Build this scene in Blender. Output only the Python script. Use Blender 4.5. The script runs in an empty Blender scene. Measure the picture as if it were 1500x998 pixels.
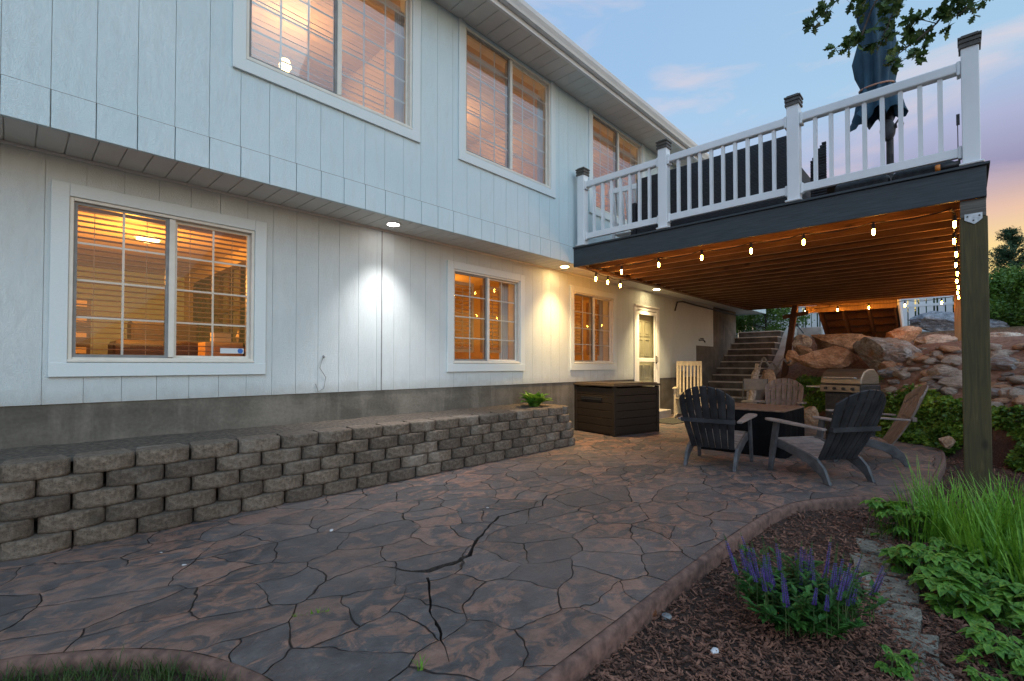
import bpy, bmesh, math, random
from mathutils import Vector, Matrix, noise, Euler
from mathutils.geometry import tessellate_polygon
R = math.radians
random.seed(7)
sc = bpy.context.scene
col = sc.collection
rnd = random.random
def ru(a, b): return a + (b - a) * random.random()

# ------------------------------------------------------------------ materials
def newmat(name):
    m = bpy.data.materials.new(name); m.use_nodes = True
    nt = m.node_tree
    return m, nt, nt.nodes, nt.links, nt.nodes['Principled BSDF']
def N(nt, t, **k):
    n = nt.nodes.new(t)
    for a, b in k.items():
        if a.startswith('i_'): n.inputs[a[2:].replace('_', ' ')].default_value = b
        else: setattr(n, a, b)
    return n
def coords(nt, scale=(1, 1, 1), kind='Object', rot=(0, 0, 0)):
    tc = N(nt, 'ShaderNodeTexCoord'); mp = N(nt, 'ShaderNodeMapping')
    mp.inputs['Scale'].default_value = scale; mp.inputs['Rotation'].default_value = rot
    nt.links.new(tc.outputs[kind], mp.inputs['Vector'])
    return mp.outputs['Vector']
def noise_t(nt, vec, scale, detail=4, rough=.55, dist=0):
    n = N(nt, 'ShaderNodeTexNoise'); n.inputs['Scale'].default_value = scale
    n.inputs['Detail'].default_value = detail; n.inputs['Roughness'].default_value = rough
    n.inputs['Distortion'].default_value = dist
    nt.links.new(vec, n.inputs['Vector']); return n.outputs['Fac']
def ramp(nt, fac, stops):
    r = N(nt, 'ShaderNodeValToRGB'); e = r.color_ramp.elements
    while len(e) < len(stops): e.new(.5)
    for i, (p, c) in enumerate(stops):
        e[i].position = p
        e[i].color = (*c, 1) if isinstance(c, (tuple, list)) else (c, c, c, 1)
    nt.links.new(fac, r.inputs['Fac']); return r.outputs['Color']
def mixc(nt, fac, a, b, mode='MIX'):
    m = N(nt, 'ShaderNodeMix', data_type='RGBA', blend_type=mode)
    for s, x in ((0, fac), (6, a), (7, b)):
        if hasattr(x, 'links') or isinstance(x, bpy.types.NodeSocket): nt.links.new(x, m.inputs[s])
        else: m.inputs[s].default_value = x if s == 0 else ((*x, 1) if len(x) == 3 else x)
    return m.outputs[2]
def math_n(nt, op, a, b=None, c=None, clamp=False):
    m = N(nt, 'ShaderNodeMath', operation=op); m.use_clamp = clamp
    for s, x in ((0, a), (1, b), (2, c)):
        if x is None: continue
        if isinstance(x, bpy.types.NodeSocket): nt.links.new(x, m.inputs[s])
        else: m.inputs[s].default_value = x
    return m.outputs[0]
def bump(nt, h, strength=.3, dist=.01, prev=None):
    b = N(nt, 'ShaderNodeBump'); b.inputs['Strength'].default_value = strength; b.inputs['Distance'].default_value = dist
    nt.links.new(h, b.inputs['Height'])
    if prev: nt.links.new(prev, b.inputs['Normal'])
    return b.outputs['Normal']
def simple(name, c1, c2=None, rough=.6, scale=20, stretch=(1, 1, 1), bstr=.2, bdist=.004, metal=0, spec=.5, detail=5, lo=.35, hi=.65):
    m, nt, nd, lk, p = newmat(name)
    v = coords(nt, stretch)
    n = noise_t(nt, v, scale, detail)
    lk.new(ramp(nt, n, [(lo, c1), (hi, c2 or c1)]), p.inputs['Base Color'])
    p.inputs['Roughness'].default_value = rough; p.inputs['Metallic'].default_value = metal
    p.inputs['Specular IOR Level'].default_value = spec
    if bstr: lk.new(bump(nt, n, bstr, bdist), p.inputs['Normal'])
    return m
def siding_mat(name, c1, c2):
    m, nt, nd, lk, p = newmat(name)
    v = coords(nt, (1, 1, 1))
    big = noise_t(nt, v, 1.3, 4)
    v2 = coords(nt, (11, 11, 5))
    w = noise_t(nt, v2, 2.2, 3, .5, 1.6)
    rings = math_n(nt, 'SINE', math_n(nt, 'MULTIPLY', w, 55.0))
    v3 = coords(nt, (9, 9, 150))
    fine = noise_t(nt, v3, 1.6, 3)
    h = math_n(nt, 'MULTIPLY_ADD', rings, .35, fine)
    c = mixc(nt, ramp(nt, big, [(.35, 0.0), (.7, 1.0)]), c1, c2)
    # dust low on the boards
    c = mixc(nt, math_n(nt, 'MULTIPLY', ramp(nt, noise_t(nt, coords(nt, (6, 6, 1)), 3, 6), [(.5, 0.0), (.8, 1.0)]), .18), c, (.42, .42, .38))
    gp = N(nt, 'ShaderNodeNewGeometry'); sx = N(nt, 'ShaderNodeSeparateXYZ'); lk.new(gp.outputs['Position'], sx.inputs[0])
    gn = noise_t(nt, coords(nt, (1, 1, 1)), 9, 6, .7)
    lowf = math_n(nt, 'MULTIPLY', ramp(nt, math_n(nt, 'MULTIPLY_ADD', gn, .22, math_n(nt, 'SUBTRACT', sx.outputs[2], .86)), [(.09, 1.0), (.24, 0.0)]), .45)
    c = mixc(nt, lowf, c, (.30, .29, .25))
    lk.new(c, p.inputs['Base Color']); p.inputs['Roughness'].default_value = .55; p.inputs['Specular IOR Level'].default_value = .3
    lk.new(bump(nt, h, .5, .0045), p.inputs['Normal'])
    return m
def wood_mat(name, c1, c2, c3, axis='z', rough=.75, knots=True):
    m, nt, nd, lk, p = newmat(name)
    s = {'z': (14, 14, .8), 'y': (14, .8, 14), 'x': (.8, 14, 14)}[axis]
    v = coords(nt, s)
    g = noise_t(nt, v, 3.0, 6, .6, .8)
    c = ramp(nt, g, [(.3, c1), (.55, c2), (.75, c3)])
    big = noise_t(nt, coords(nt, (1, 1, 1)), 2.1, 3)
    c = mixc(nt, math_n(nt, 'MULTIPLY', ramp(nt, big, [(.35, 1.0), (.6, 0.0)]), .5), c, c1)
    if knots:
        vo = N(nt, 'ShaderNodeTexVoronoi'); vo.inputs['Scale'].default_value = 1.9
        ks = {'z': (2, 2, 1), 'y': (2, 1, 2), 'x': (1, 2, 2)}[axis]
        lk.new(coords(nt, ks), vo.inputs['Vector'])
        k = ramp(nt, vo.outputs['Distance'], [(.04, 1.0), (.12, 0.0)])
        c = mixc(nt, math_n(nt, 'MULTIPLY', k, .8), c, tuple(x * .35 for x in c1))
    lk.new(c, p.inputs['Base Color']); p.inputs['Roughness'].default_value = rough
    lk.new(bump(nt, g, .4, .003), p.inputs['Normal'])
    return m
def leaf_mat(name, c1, c2, c3, scale=9, rough=.5):
    m, nt, nd, lk, p = newmat(name)
    v = coords(nt)
    n = noise_t(nt, v, scale, 2, .6)
    n2 = noise_t(nt, v, scale * 9, 1)
    f = math_n(nt, 'MULTIPLY_ADD', n2, .6, math_n(nt, 'MULTIPLY', n, .55))
    c = ramp(nt, f, [(.4, c1), (.58, c2), (.78, c3)])
    lk.new(c, p.inputs['Base Color']); p.inputs['Roughness'].default_value = rough
    p.inputs['Specular IOR Level'].default_value = .35
    tr = N(nt, 'ShaderNodeBsdfTranslucent'); lk.new(c, tr.inputs['Color'])
    mx = N(nt, 'ShaderNodeMixShader'); mx.inputs[0].default_value = .25
    lk.new(p.outputs[0], mx.inputs[1]); lk.new(tr.outputs[0], mx.inputs[2])
    lk.new(mx.outputs[0], nd['Material Output'].inputs[0])
    return m
def emit_mat(name, c, s):
    m = bpy.data.materials.new(name); m.use_nodes = True; nt = m.node_tree; nt.nodes.clear()
    e = N(nt, 'ShaderNodeEmission'); e.inputs[0].default_value = (*c, 1); e.inputs[1].default_value = s
    o = N(nt, 'ShaderNodeOutputMaterial'); nt.links.new(e.outputs[0], o.inputs[0]); return m
def glass_mat(name, tint=(.95, .97, .96), refl=1.0, base=.04, wob=0.0):
    m = bpy.data.materials.new(name); m.use_nodes = True; nt = m.node_tree; nt.nodes.clear()
    t = N(nt, 'ShaderNodeBsdfTransparent'); t.inputs[0].default_value = (*tint, 1)
    g = N(nt, 'ShaderNodeBsdfGlossy'); g.inputs['Roughness'].default_value = .015
    fr = N(nt, 'ShaderNodeFresnel'); fr.inputs[0].default_value = 1.5
    f = math_n(nt, 'MULTIPLY_ADD', fr.outputs[0], refl, base, clamp=True)
    if wob:
        nn = noise_t(nt, coords(nt), 2.0, 2)
        b = bump(nt, nn, wob, .02); nt.links.new(b, g.inputs['Normal'])
    mx = N(nt, 'ShaderNodeMixShader'); nt.links.new(f, mx.inputs[0])
    nt.links.new(t.outputs[0], mx.inputs[1]); nt.links.new(g.outputs[0], mx.inputs[2])
    o = N(nt, 'ShaderNodeOutputMaterial'); nt.links.new(mx.outputs[0], o.inputs[0]); return m

M = {}
M['siding'] = siding_mat('white_siding', (.54, .675, .71), (.59, .715, .75))
M['trim'] = simple('white_trim', (.74, .76, .74), (.80, .81, .79), .45, 9, (8, 8, 60), .15, .002)
M['soffit'] = simple('soffit_panel', (.60, .60, .57), (.66, .66, .63), .5, 3, bstr=.05)
M['vinyl'] = simple('white_vinyl', (.72, .75, .76), (.76, .79, .80), .35, 4, bstr=.03)
M['casing'] = simple('casing_paint', (.58, .66, .67), (.64, .72, .73), .5, 9, (8, 8, 60), .25, .003)
M['siding_low'] = siding_mat('lower_siding_shaded', (.53, .60, .605), (.59, .655, .66))  # same paint as the upper siding, darkened to paint in the overhang's shade
M['frame'] = simple('almond_vinyl_frame', (.62, .61, .54), (.68, .67, .60), .4, 12, bstr=.04)
M['sash'] = simple('grey_screen_frame', (.16, .17, .17), (.22, .23, .23), .45, 12, bstr=.04)
M['grille'] = simple('grille_bar', (.60, .66, .67), (.68, .73, .74), .5, 12, bstr=0)
M['black'] = simple('black_plastic', (.012, .012, .013), (.02, .02, .022), .5, 30, bstr=.1)
M['cord'] = simple('black_cord', (.012, .012, .012), None, .6, 30, bstr=0)
M['composite'] = simple('charcoal_composite_board', (.022, .031, .036), (.044, .056, .063), .6, 4, (3, 1.2, 40), .45, .003)
M['deckboard'] = wood_mat('deck_underside_boards', (.12, .05, .02), (.22, .10, .04), (.30, .15, .07), 'x')
M['joist'] = wood_mat('redwood_joist', (.075, .034, .015), (.155, .077, .035), (.235, .128, .06), 'y')
M['joistlit'] = wood_mat('lit_joist_edge', (.38, .21, .10), (.56, .34, .18), (.70, .46, .27), 'y', knots=False)  # paler copy of the joist wood, bulb light on the undersides painted in
M['post'] = wood_mat('treated_post', (.040, .034, .010), (.078, .061, .020), (.130, .100, .038), 'z')
M['postgrey'] = wood_mat('weathered_block', (.06, .055, .045), (.13, .12, .10), (.2, .19, .17), 'y')
M['brownpost'] = wood_mat('stained_post', (.05, .022, .012), (.10, .045, .02), (.15, .07, .035), 'z')
M['warmpost'] = wood_mat('cedar_post', (.22, .12, .05), (.33, .2, .09), (.42, .27, .13), 'z')
M['galv'] = simple('galvanised_steel', (.35, .38, .38), (.5, .53, .53), .4, 30, bstr=.1, metal=.7)
M['metalwhite'] = simple('gutter_paint', (.66, .68, .68), (.74, .76, .76), .3, 3, bstr=.03)
M['roof'] = simple('asphalt_shingle', (.05, .048, .045), (.10, .095, .09), .9, 60, bstr=.6)

def foundation():
    m, nt, nd, lk, p = newmat('foundation_concrete')
    v = coords(nt, (1, 1, 1.6))
    a = noise_t(nt, v, 1.2, 6, .6, .4); b = noise_t(nt, coords(nt, (1, 1, 1)), 38, 4)
    st = noise_t(nt, coords(nt, (5, 5, .7)), 1.3, 5, .6)
    c = ramp(nt, a, [(.3, (.075, .070, .055)), (.5, (.125, .115, .092)), (.72, (.22, .20, .165))])
    c = mixc(nt, math_n(nt, 'MULTIPLY', ramp(nt, st, [(.5, 0.0), (.72, 1.0)]), .5), c, (.26, .235, .20))
    c = mixc(nt, .25, c, ramp(nt, b, [(.3, .1), (.7, .6)]), 'OVERLAY')
    lk.new(c, p.inputs['Base Color']); p.inputs['Roughness'].default_value = .9
    lk.new(bump(nt, b, .35, .004, bump(nt, a, .4, .02)), p.inputs['Normal'])
    return m
M['foundation'] = foundation()
M['concrete'] = simple('concrete_step', (.40, .37, .32), (.58, .54, .48), .9, 5, bstr=.3, detail=8)
M['riser'] = simple('shaded_riser', (.06, .052, .043), (.14, .125, .105), .9, 5, bstr=.3, detail=8)  # darker copy of the step concrete, riser shade put into the colour
M['concrete_light'] = simple('pale_concrete', (.30, .28, .25), (.45, .42, .38), .9, 3, (1, 1, 2), .3, detail=8)

def block_mat():
    m, nt, nd, lk, p = newmat('split_face_block')
    oi = N(nt, 'ShaderNodeObjectInfo')
    v = coords(nt)
    a = noise_t(nt, v, 28, 6, .7); b = noise_t(nt, v, 130, 3, .7)
    c = ramp(nt, a, [(.3, (.062, .046, .032)), (.5, (.130, .100, .072)), (.72, (.23, .185, .138))])
    sp = ramp(nt, b, [(.36, .0), (.45, 1.0)])
    c = mixc(nt, math_n(nt, 'MULTIPLY', math_n(nt, 'SUBTRACT', 1.0, sp), .7), c, (.03, .028, .024))
    gp = N(nt, 'ShaderNodeNewGeometry'); wst = noise_t(nt, gp.outputs['Position'], 2.3, 6, .7)
    c = mixc(nt, math_n(nt, 'MULTIPLY', ramp(nt, wst, [(.52, 0.0), (.68, 1.0)]), .32), c, (.36, .33, .28))
    c = mixc(nt, math_n(nt, 'MULTIPLY', ramp(nt, wst, [(.30, 1.0), (.44, 0.0)]), .5), c, (.03, .03, .022))
    br = math_n(nt, 'MULTIPLY_ADD', oi.outputs['Random'], .6, .70)
    hs = N(nt, 'ShaderNodeHueSaturation'); lk.new(br, hs.inputs['Value']); lk.new(c, hs.inputs['Color'])
    lk.new(hs.outputs[0], p.inputs['Base Color']); p.inputs['Roughness'].default_value = .95
    h = math_n(nt, 'MULTIPLY_ADD', b, .5, a)
    lk.new(bump(nt, h, .9, .014), p.inputs['Normal'])
    return m
M['block'] = block_mat()

def patio_mat():
    m, nt, nd, lk, p = newmat('stamped_concrete')
    v = coords(nt)
    # warp
    nn = N(nt, 'ShaderNodeTexNoise'); nn.inputs['Scale'].default_value = 2.2; nn.inputs['Detail'].default_value = 3
    lk.new(v, nn.inputs['Vector'])
    sub = N(nt, 'ShaderNodeVectorMath', operation='SUBTRACT'); lk.new(nn.outputs['Color'], sub.inputs[0]); sub.inputs[1].default_value = (.5, .5, .5)
    scl = N(nt, 'ShaderNodeVectorMath', operation='SCALE'); lk.new(sub.outputs[0], scl.inputs[0]); scl.inputs['Scale'].default_value = .30
    add = N(nt, 'ShaderNodeVectorMath', operation='ADD'); lk.new(v, add.inputs[0]); lk.new(scl.outputs[0], add.inputs[1])
    mp = N(nt, 'ShaderNodeMapping'); mp.inputs['Scale'].default_value = (1.0, 1.25, 1); mp.inputs['Rotation'].default_value = (0, 0, .5)
    mp.inputs['Location'].default_value = (.35, .2, 0)
    lk.new(add.outputs[0], mp.inputs['Vector'])
    ve = N(nt, 'ShaderNodeTexVoronoi', feature='DISTANCE_TO_EDGE', voronoi_dimensions='2D'); ve.inputs['Scale'].default_value = 2.7
    vc = N(nt, 'ShaderNodeTexVoronoi', feature='F1', voronoi_dimensions='2D'); vc.inputs['Scale'].default_value = 2.7
    lk.new(mp.outputs[0], ve.inputs['Vector']); lk.new(mp.outputs[0], vc.inputs['Vector'])
    wn = noise_t(nt, v, 3.1, 3)
    width = math_n(nt, 'MAXIMUM', math_n(nt, 'MULTIPLY_ADD', wn, .060, -.020), .0003)
    joint = math_n(nt, 'SUBTRACT', 1.0, math_n(nt, 'DIVIDE', ve.outputs['Distance'], width, clamp=True), clamp=True)   # 1 in the joint
    # blotches: slate release colour over terracotta, streaked
    vs = coords(nt, (1.0, 1.5, 1), rot=(0, 0, .55))
    b1 = noise_t(nt, vs, 5.2, 9, .72, .9)
    sepc = N(nt, 'ShaderNodeSeparateColor'); lk.new(vc.outputs['Color'], sepc.inputs[0])
    bias = math_n(nt, 'MULTIPLY_ADD', sepc.outputs[0], .12, -.06)
    f = math_n(nt, 'ADD', b1, bias)
    blot = ramp(nt, f, [(.49, 0.0), (.56, 1.0)])
    sl = noise_t(nt, v, 9, 6, .7)
    slate = ramp(nt, sl, [(.3, (.046, .042, .042)), (.55, (.094, .085, .082)), (.78, (.165, .146, .134))])
    terra = ramp(nt, noise_t(nt, v, 14, 5, .7), [(.3, (.16, .088, .063)), (.6, (.275, .158, .115)), (.8, (.38, .235, .175))])
    # more slate near the wall, more clay to the right
    c = mixc(nt, blot, slate, terra)
    grey = ramp(nt, noise_t(nt, v, 5, 5), [(.3, (.12, .098, .088)), (.7, (.195, .158, .14))])
    gm = ramp(nt, noise_t(nt, v, .9, 3), [(.42, 0.0), (.62, .55)])
    c = mixc(nt, gm, c, grey)
    hs = N(nt, 'ShaderNodeHueSaturation'); lk.new(c, hs.inputs['Color'])
    lk.new(math_n(nt, 'MULTIPLY_ADD', sepc.outputs[1], .30, .85), hs.inputs['Value'])
    c = mixc(nt, math_n(nt, 'MULTIPLY', joint, .96), hs.outputs[0], (.010, .009, .009))
    spk = ramp(nt, noise_t(nt, v, 260, 2, .6), [(.66, 0.0), (.74, .35)])
    c = mixc(nt, spk, c, (.3, .29, .28))
    lk.new(c, p.inputs['Base Color'])
    lk.new(math_n(nt, 'MULTIPLY_ADD', sl, .35, .38), p.inputs['Roughness'])
    p.inputs['Specular IOR Level'].default_value = .45
    n1 = bump(nt, joint, -1.0, .012)
    n1.node.invert = False
    n1.node.inputs['Strength'].default_value = 1.0
    n1.node.invert = True
    pil = ramp(nt, ve.outputs['Distance'], [(0.0, 0.0), (.03, .8), (.07, 1.0)])
    n1 = bump(nt, pil, .45, .010, n1)
    rough_h = math_n(nt, 'MULTIPLY_ADD', b1, .9, math_n(nt, 'MULTIPLY', sl, .6))
    n2 = bump(nt, rough_h, .75, .022, n1)
    n3 = bump(nt, noise_t(nt, v, 90, 4, .7), .3, .003, n2)
    lk.new(n3, p.inputs['Normal'])
    return m
M['patio'] = patio_mat()
M['curb'] = simple('patio_curb', (.085, .047, .036), (.21, .115, .085), .85, 18, bstr=.7, bdist=.01, detail=8)
M['dirt'] = simple('crack_dirt', (.014, .006, .004), (.055, .022, .012), .95, 60, bstr=.8, bdist=.01)
M['crackedge'] = simple('broken_concrete', (.022, .016, .013), (.06, .045, .036), .95, 60, bstr=.8, bdist=.01)

def ground_mat():
    m, nt, nd, lk, p = newmat('garden_ground')
    v = coords(nt)
    a = noise_t(nt, v, 14, 8, .75); b = noise_t(nt, v, 55, 5, .7)
    mul = ramp(nt, b, [(.3, (.022, .010, .006)), (.5, (.07, .034, .022)), (.75, (.15, .085, .058))])
    soil = ramp(nt, a, [(.3, (.12, .062, .04)), (.5, (.25, .14, .095)), (.75, (.42, .29, .21))])
    gp = N(nt, 'ShaderNodeNewGeometry'); sx = N(nt, 'ShaderNodeSeparateXYZ'); lk.new(gp.outputs['Position'], sx.inputs[0])
    f = ramp(nt, math_n(nt, 'MULTIPLY_ADD', noise_t(nt, v, 2, 4), .6, sx.outputs[2]), [(.45, 0.0), (.9, 1.0)])
    c = mixc(nt, f, mul, soil)
    f2 = ramp(nt, math_n(nt, 'MULTIPLY', math_n(nt, 'SUBTRACT', sx.outputs[2], 1.9), 3.0), [(.0, 0.0), (.5, 1.0)])
    c = mixc(nt, f2, c, ramp(nt, a, [(.3, (.05, .055, .02)), (.7, (.13, .11, .05))]))
    lk.new(c, p.inputs['Base Color']); p.inputs['Roughness'].default_value = .95
    h = math_n(nt, 'ADD', a, b)
    lk.new(bump(nt, h, 1.0, .03), p.inputs['Normal'])
    return m
M['ground'] = ground_mat()
M['chips'] = simple('bark_chips', (.050, .021, .012), (.29, .138, .088), .9, 28, bstr=.4, detail=2, lo=.35, hi=.72)
M['soil'] = simple('planter_soil', (.05, .04, .03), (.13, .105, .08), .95, 30, bstr=.9, bdist=.02)
def rock_mat(name, c1, c2, c3, sc_=3.0):
    m, nt, nd, lk, p = newmat(name)
    v = coords(nt); v2 = coords(nt, (1, 1.6, 2.6), rot=(.4, .3, .2))
    a = noise_t(nt, v2, sc_, 8, .65, .5); b = noise_t(nt, v, 26, 6, .7)
    c = ramp(nt, a, [(.32, c1), (.5, c2), (.68, c3)])
    c = mixc(nt, .75, c, ramp(nt, b, [(.25, .1), (.75, .9)]), 'OVERLAY')
    lk.new(c, p.inputs['Base Color']); p.inputs['Roughness'].default_value = .9
    lk.new(bump(nt, b, .8, .02, bump(nt, a, 1.0, .12)), p.inputs['Normal'])
    return m
M['rock_grey'] = rock_mat('grey_boulder', (.11, .125, .15), (.22, .24, .27), (.38, .41, .44))
M['rock_tan'] = rock_mat('tan_boulder', (.36, .19, .10), (.60, .34, .20), (.72, .50, .34))
M['rock_brown'] = rock_mat('brown_boulder', (.24, .15, .085), (.45, .29, .18), (.60, .44, .30))
M['rock_mix'] = rock_mat('two_tone_boulder', (.30, .16, .09), (.30, .27, .25), (.55, .56, .57), 1.8)
M['rock_pale'] = rock_mat('pale_boulder', (.30, .24, .19), (.54, .45, .37), (.70, .63, .54))
M['flag'] = rock_mat('edging_flagstone', (.15, .135, .105), (.27, .245, .19), (.38, .35, .28), 5)
M['adir_dark'] = simple('charcoal_resin', (.016, .017, .019), (.036, .037, .040), .6, 7, bstr=.15, spec=.3)
M['adir_grey'] = simple('grey_resin', (.17, .142, .128), (.28, .235, .21), .55, 10, bstr=.15)
M['adir_taupe'] = simple('taupe_resin', (.13, .095, .075), (.20, .155, .13), .55, 12, bstr=.15)
M['adir_side'] = simple('slate_resin', (.050, .050, .052), (.095, .095, .098), .55, 12, bstr=.15)
M['cover'] = simple('black_cover', (.003, .003, .0033), (.007, .007, .0075), .8, 5, bstr=.8, bdist=.03, spec=.1)
M['covertop'] = simple('brown_cover_top', (.11, .062, .038), (.21, .13, .085), .7, 12, bstr=.3)  # cover top, browner and paler than the skirt
M['boxbrown'] = simple('brown_resin_box', (.016, .011, .007), (.028, .020, .013), .6, 4, (2, 2, 50), .4, .004, spec=.25)
M['creamwood'] = simple('cream_painted_wood', (.50, .42, .27), (.62, .53, .36), .5, 20, bstr=.1)
M['whitepaint'] = simple('white_painted_wood', (.68, .70, .70), (.76, .78, .78), .4, 12, bstr=.08)
M['folding'] = simple('white_folding_plastic', (.15, .135, .115), (.20, .18, .155), .45, 12, bstr=.1)
M['steel'] = simple('grill_steel', (.22, .18, .135), (.34, .285, .22), .42, 8, (1, 1, 20), .1, .002, metal=.8)
M['darksteel'] = simple('dark_steel', (.03, .03, .03), (.06, .06, .06), .4, 20, bstr=.1, metal=.5)
def wicker(name='dark_wicker'):
    m, nt, nd, lk, p = newmat(name)
    v = coords(nt)
    a = noise_t(nt, coords(nt, (6, 6, 90)), 2, 4)
    w = N(nt, 'ShaderNodeTexWave', bands_direction='Z'); w.inputs['Scale'].default_value = 18; w.inputs['Distortion'].default_value = 1.5; w.inputs['Detail'].default_value = 2
    lk.new(v, w.inputs['Vector'])
    f = math_n(nt, 'MULTIPLY', w.outputs['Fac'], a)
    lk.new(ramp(nt, f, [(.1, (.006, .006, .008)), (.5, (.05, .05, .055)), (.8, (.12, .12, .13))]), p.inputs['Base Color'])
    lk.new(bump(nt, f, .8, .008), p.inputs['Normal']); p.inputs['Roughness'].default_value = .6
    return m
M['wicker'] = wicker()
M['cushion'] = simple('grey_cushion', (.20, .21, .22), (.28, .29, .30), .8, 20, bstr=.2)
M['umbrella'] = simple('teal_canvas', (.008, .036, .062), (.018, .066, .105), .75, 9, (1, 1, .4), .5, .01)
M['bulb'] = emit_mat('lit_bulb', (1.0, .38, .05), 290)
M['lens'] = emit_mat('lit_downlight', (1.0, .86, .68), 9)
M['leaf'] = leaf_mat('shrub_leaf', (.035, .08, .014), (.09, .18, .025), (.18, .29, .045))
M['ivy'] = leaf_mat('ivy_leaf', (.028, .07, .012), (.10, .20, .022), (.28, .40, .045), 3)
M['oak'] = leaf_mat('oak_leaf', (.02, .045, .010), (.05, .095, .02), (.10, .15, .035), 5)
M['conifer'] = leaf_mat('conifer_needle', (.04, .085, .05), (.07, .14, .075), (.11, .20, .10), 5)
M['grass'] = leaf_mat('grass_blade', (.07, .17, .014), (.15, .34, .028), (.27, .46, .06), 6)
M['lawn'] = leaf_mat('lawn_blade', (.02, .045, .010), (.045, .10, .015), (.12, .12, .04), 12)
M['salvia'] = leaf_mat('salvia_leaf', (.018, .07, .014), (.045, .14, .026), (.09, .23, .04), 8)
M['purple'] = leaf_mat('salvia_flower', (.08, .04, .25), (.13, .07, .38), (.2, .13, .5), 20)
M['creeper'] = leaf_mat('creeper_leaf', (.04, .12, .018), (.10, .24, .03), (.24, .40, .045), 14)
M['hosta'] = leaf_mat('hosta_leaf', (.05, .14, .02), (.12, .28, .03), (.25, .42, .07), 6)
M['bark'] = simple('bark', (.03, .022, .016), (.08, .06, .045), .9, 20, (4, 4, 1), .7, .01)
M['stem'] = simple('green_stem', (.03, .06, .015), (.05, .09, .02), .6, 20, bstr=0)
M['drystem'] = simple('dry_stalk', (.25, .2, .1), (.4, .33, .18), .8, 20, bstr=0)
M['glass_up'] = glass_mat('upper_window_glass', (.93, .93, .92), 1.25, .20, .06)
M['glass_low'] = glass_mat('lower_window_glass', (.95, .94, .92), .7, .012, .05)
M['screen'] = None
M['room'] = simple('interior_wall', (.55, .42, .28), (.60, .47, .32), .8, 2, bstr=0)
M['blind'] = simple('blind_slat', (.30, .18, .09), (.36, .22, .12), .5, 8, bstr=.05)
M['blindup'] = simple('white_blind_slat', (.66, .58, .54), (.72, .64, .60), .5, 8, bstr=.05)
M['shutter'] = simple('shutter_louvre', (.48, .28, .12), (.56, .34, .16), .5, 8, bstr=.05)
M['darkwood'] = simple('dark_furniture', (.03, .016, .008), (.06, .03, .015), .5, 8, (1, 1, 8), .1)
M['curtain'] = simple('drawn_curtain', (.50, .50, .50), (.6, .6, .6), .8, 4, (12, 12, .5), .5, .02)
M['lampshade'] = emit_mat('lit_lamp', (1.0, .42, .07), 3)
M['lampshade_hot'] = emit_mat('lit_ceiling_lamp', (1.0, .66, .22), 14)
M['door'] = simple('cream_door', (.66, .66, .46), (.72, .72, .52), .45, 6, bstr=.05)
M['matrubber'] = simple('door_mat', (.02, .022, .02), (.07, .07, .055), .95, 60, bstr=.8, bdist=.01)
M['hose'] = simple('grey_hose', (.12, .115, .11), (.22, .21, .2), .6, 20, bstr=.1)
M['orange'] = simple('orange_plastic', (.5, .16, .02), (.6, .2, .03), .4, 20, bstr=0)
M['paper'] = simple('sticker_paper', (.55, .6, .62), None, .5, 20, bstr=0)
M['blue'] = simple('sticker_blue', (.02, .12, .4), None, .5, 20, bstr=0)
M['litter'] = simple('pale_litter', (.5, .5, .5), (.65, .65, .65), .7, 20, bstr=0)
M['cone'] = simple('pine_cone', (.12, .04, .015), (.22, .09, .04), .7, 60, bstr=.6, bdist=.01)

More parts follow.
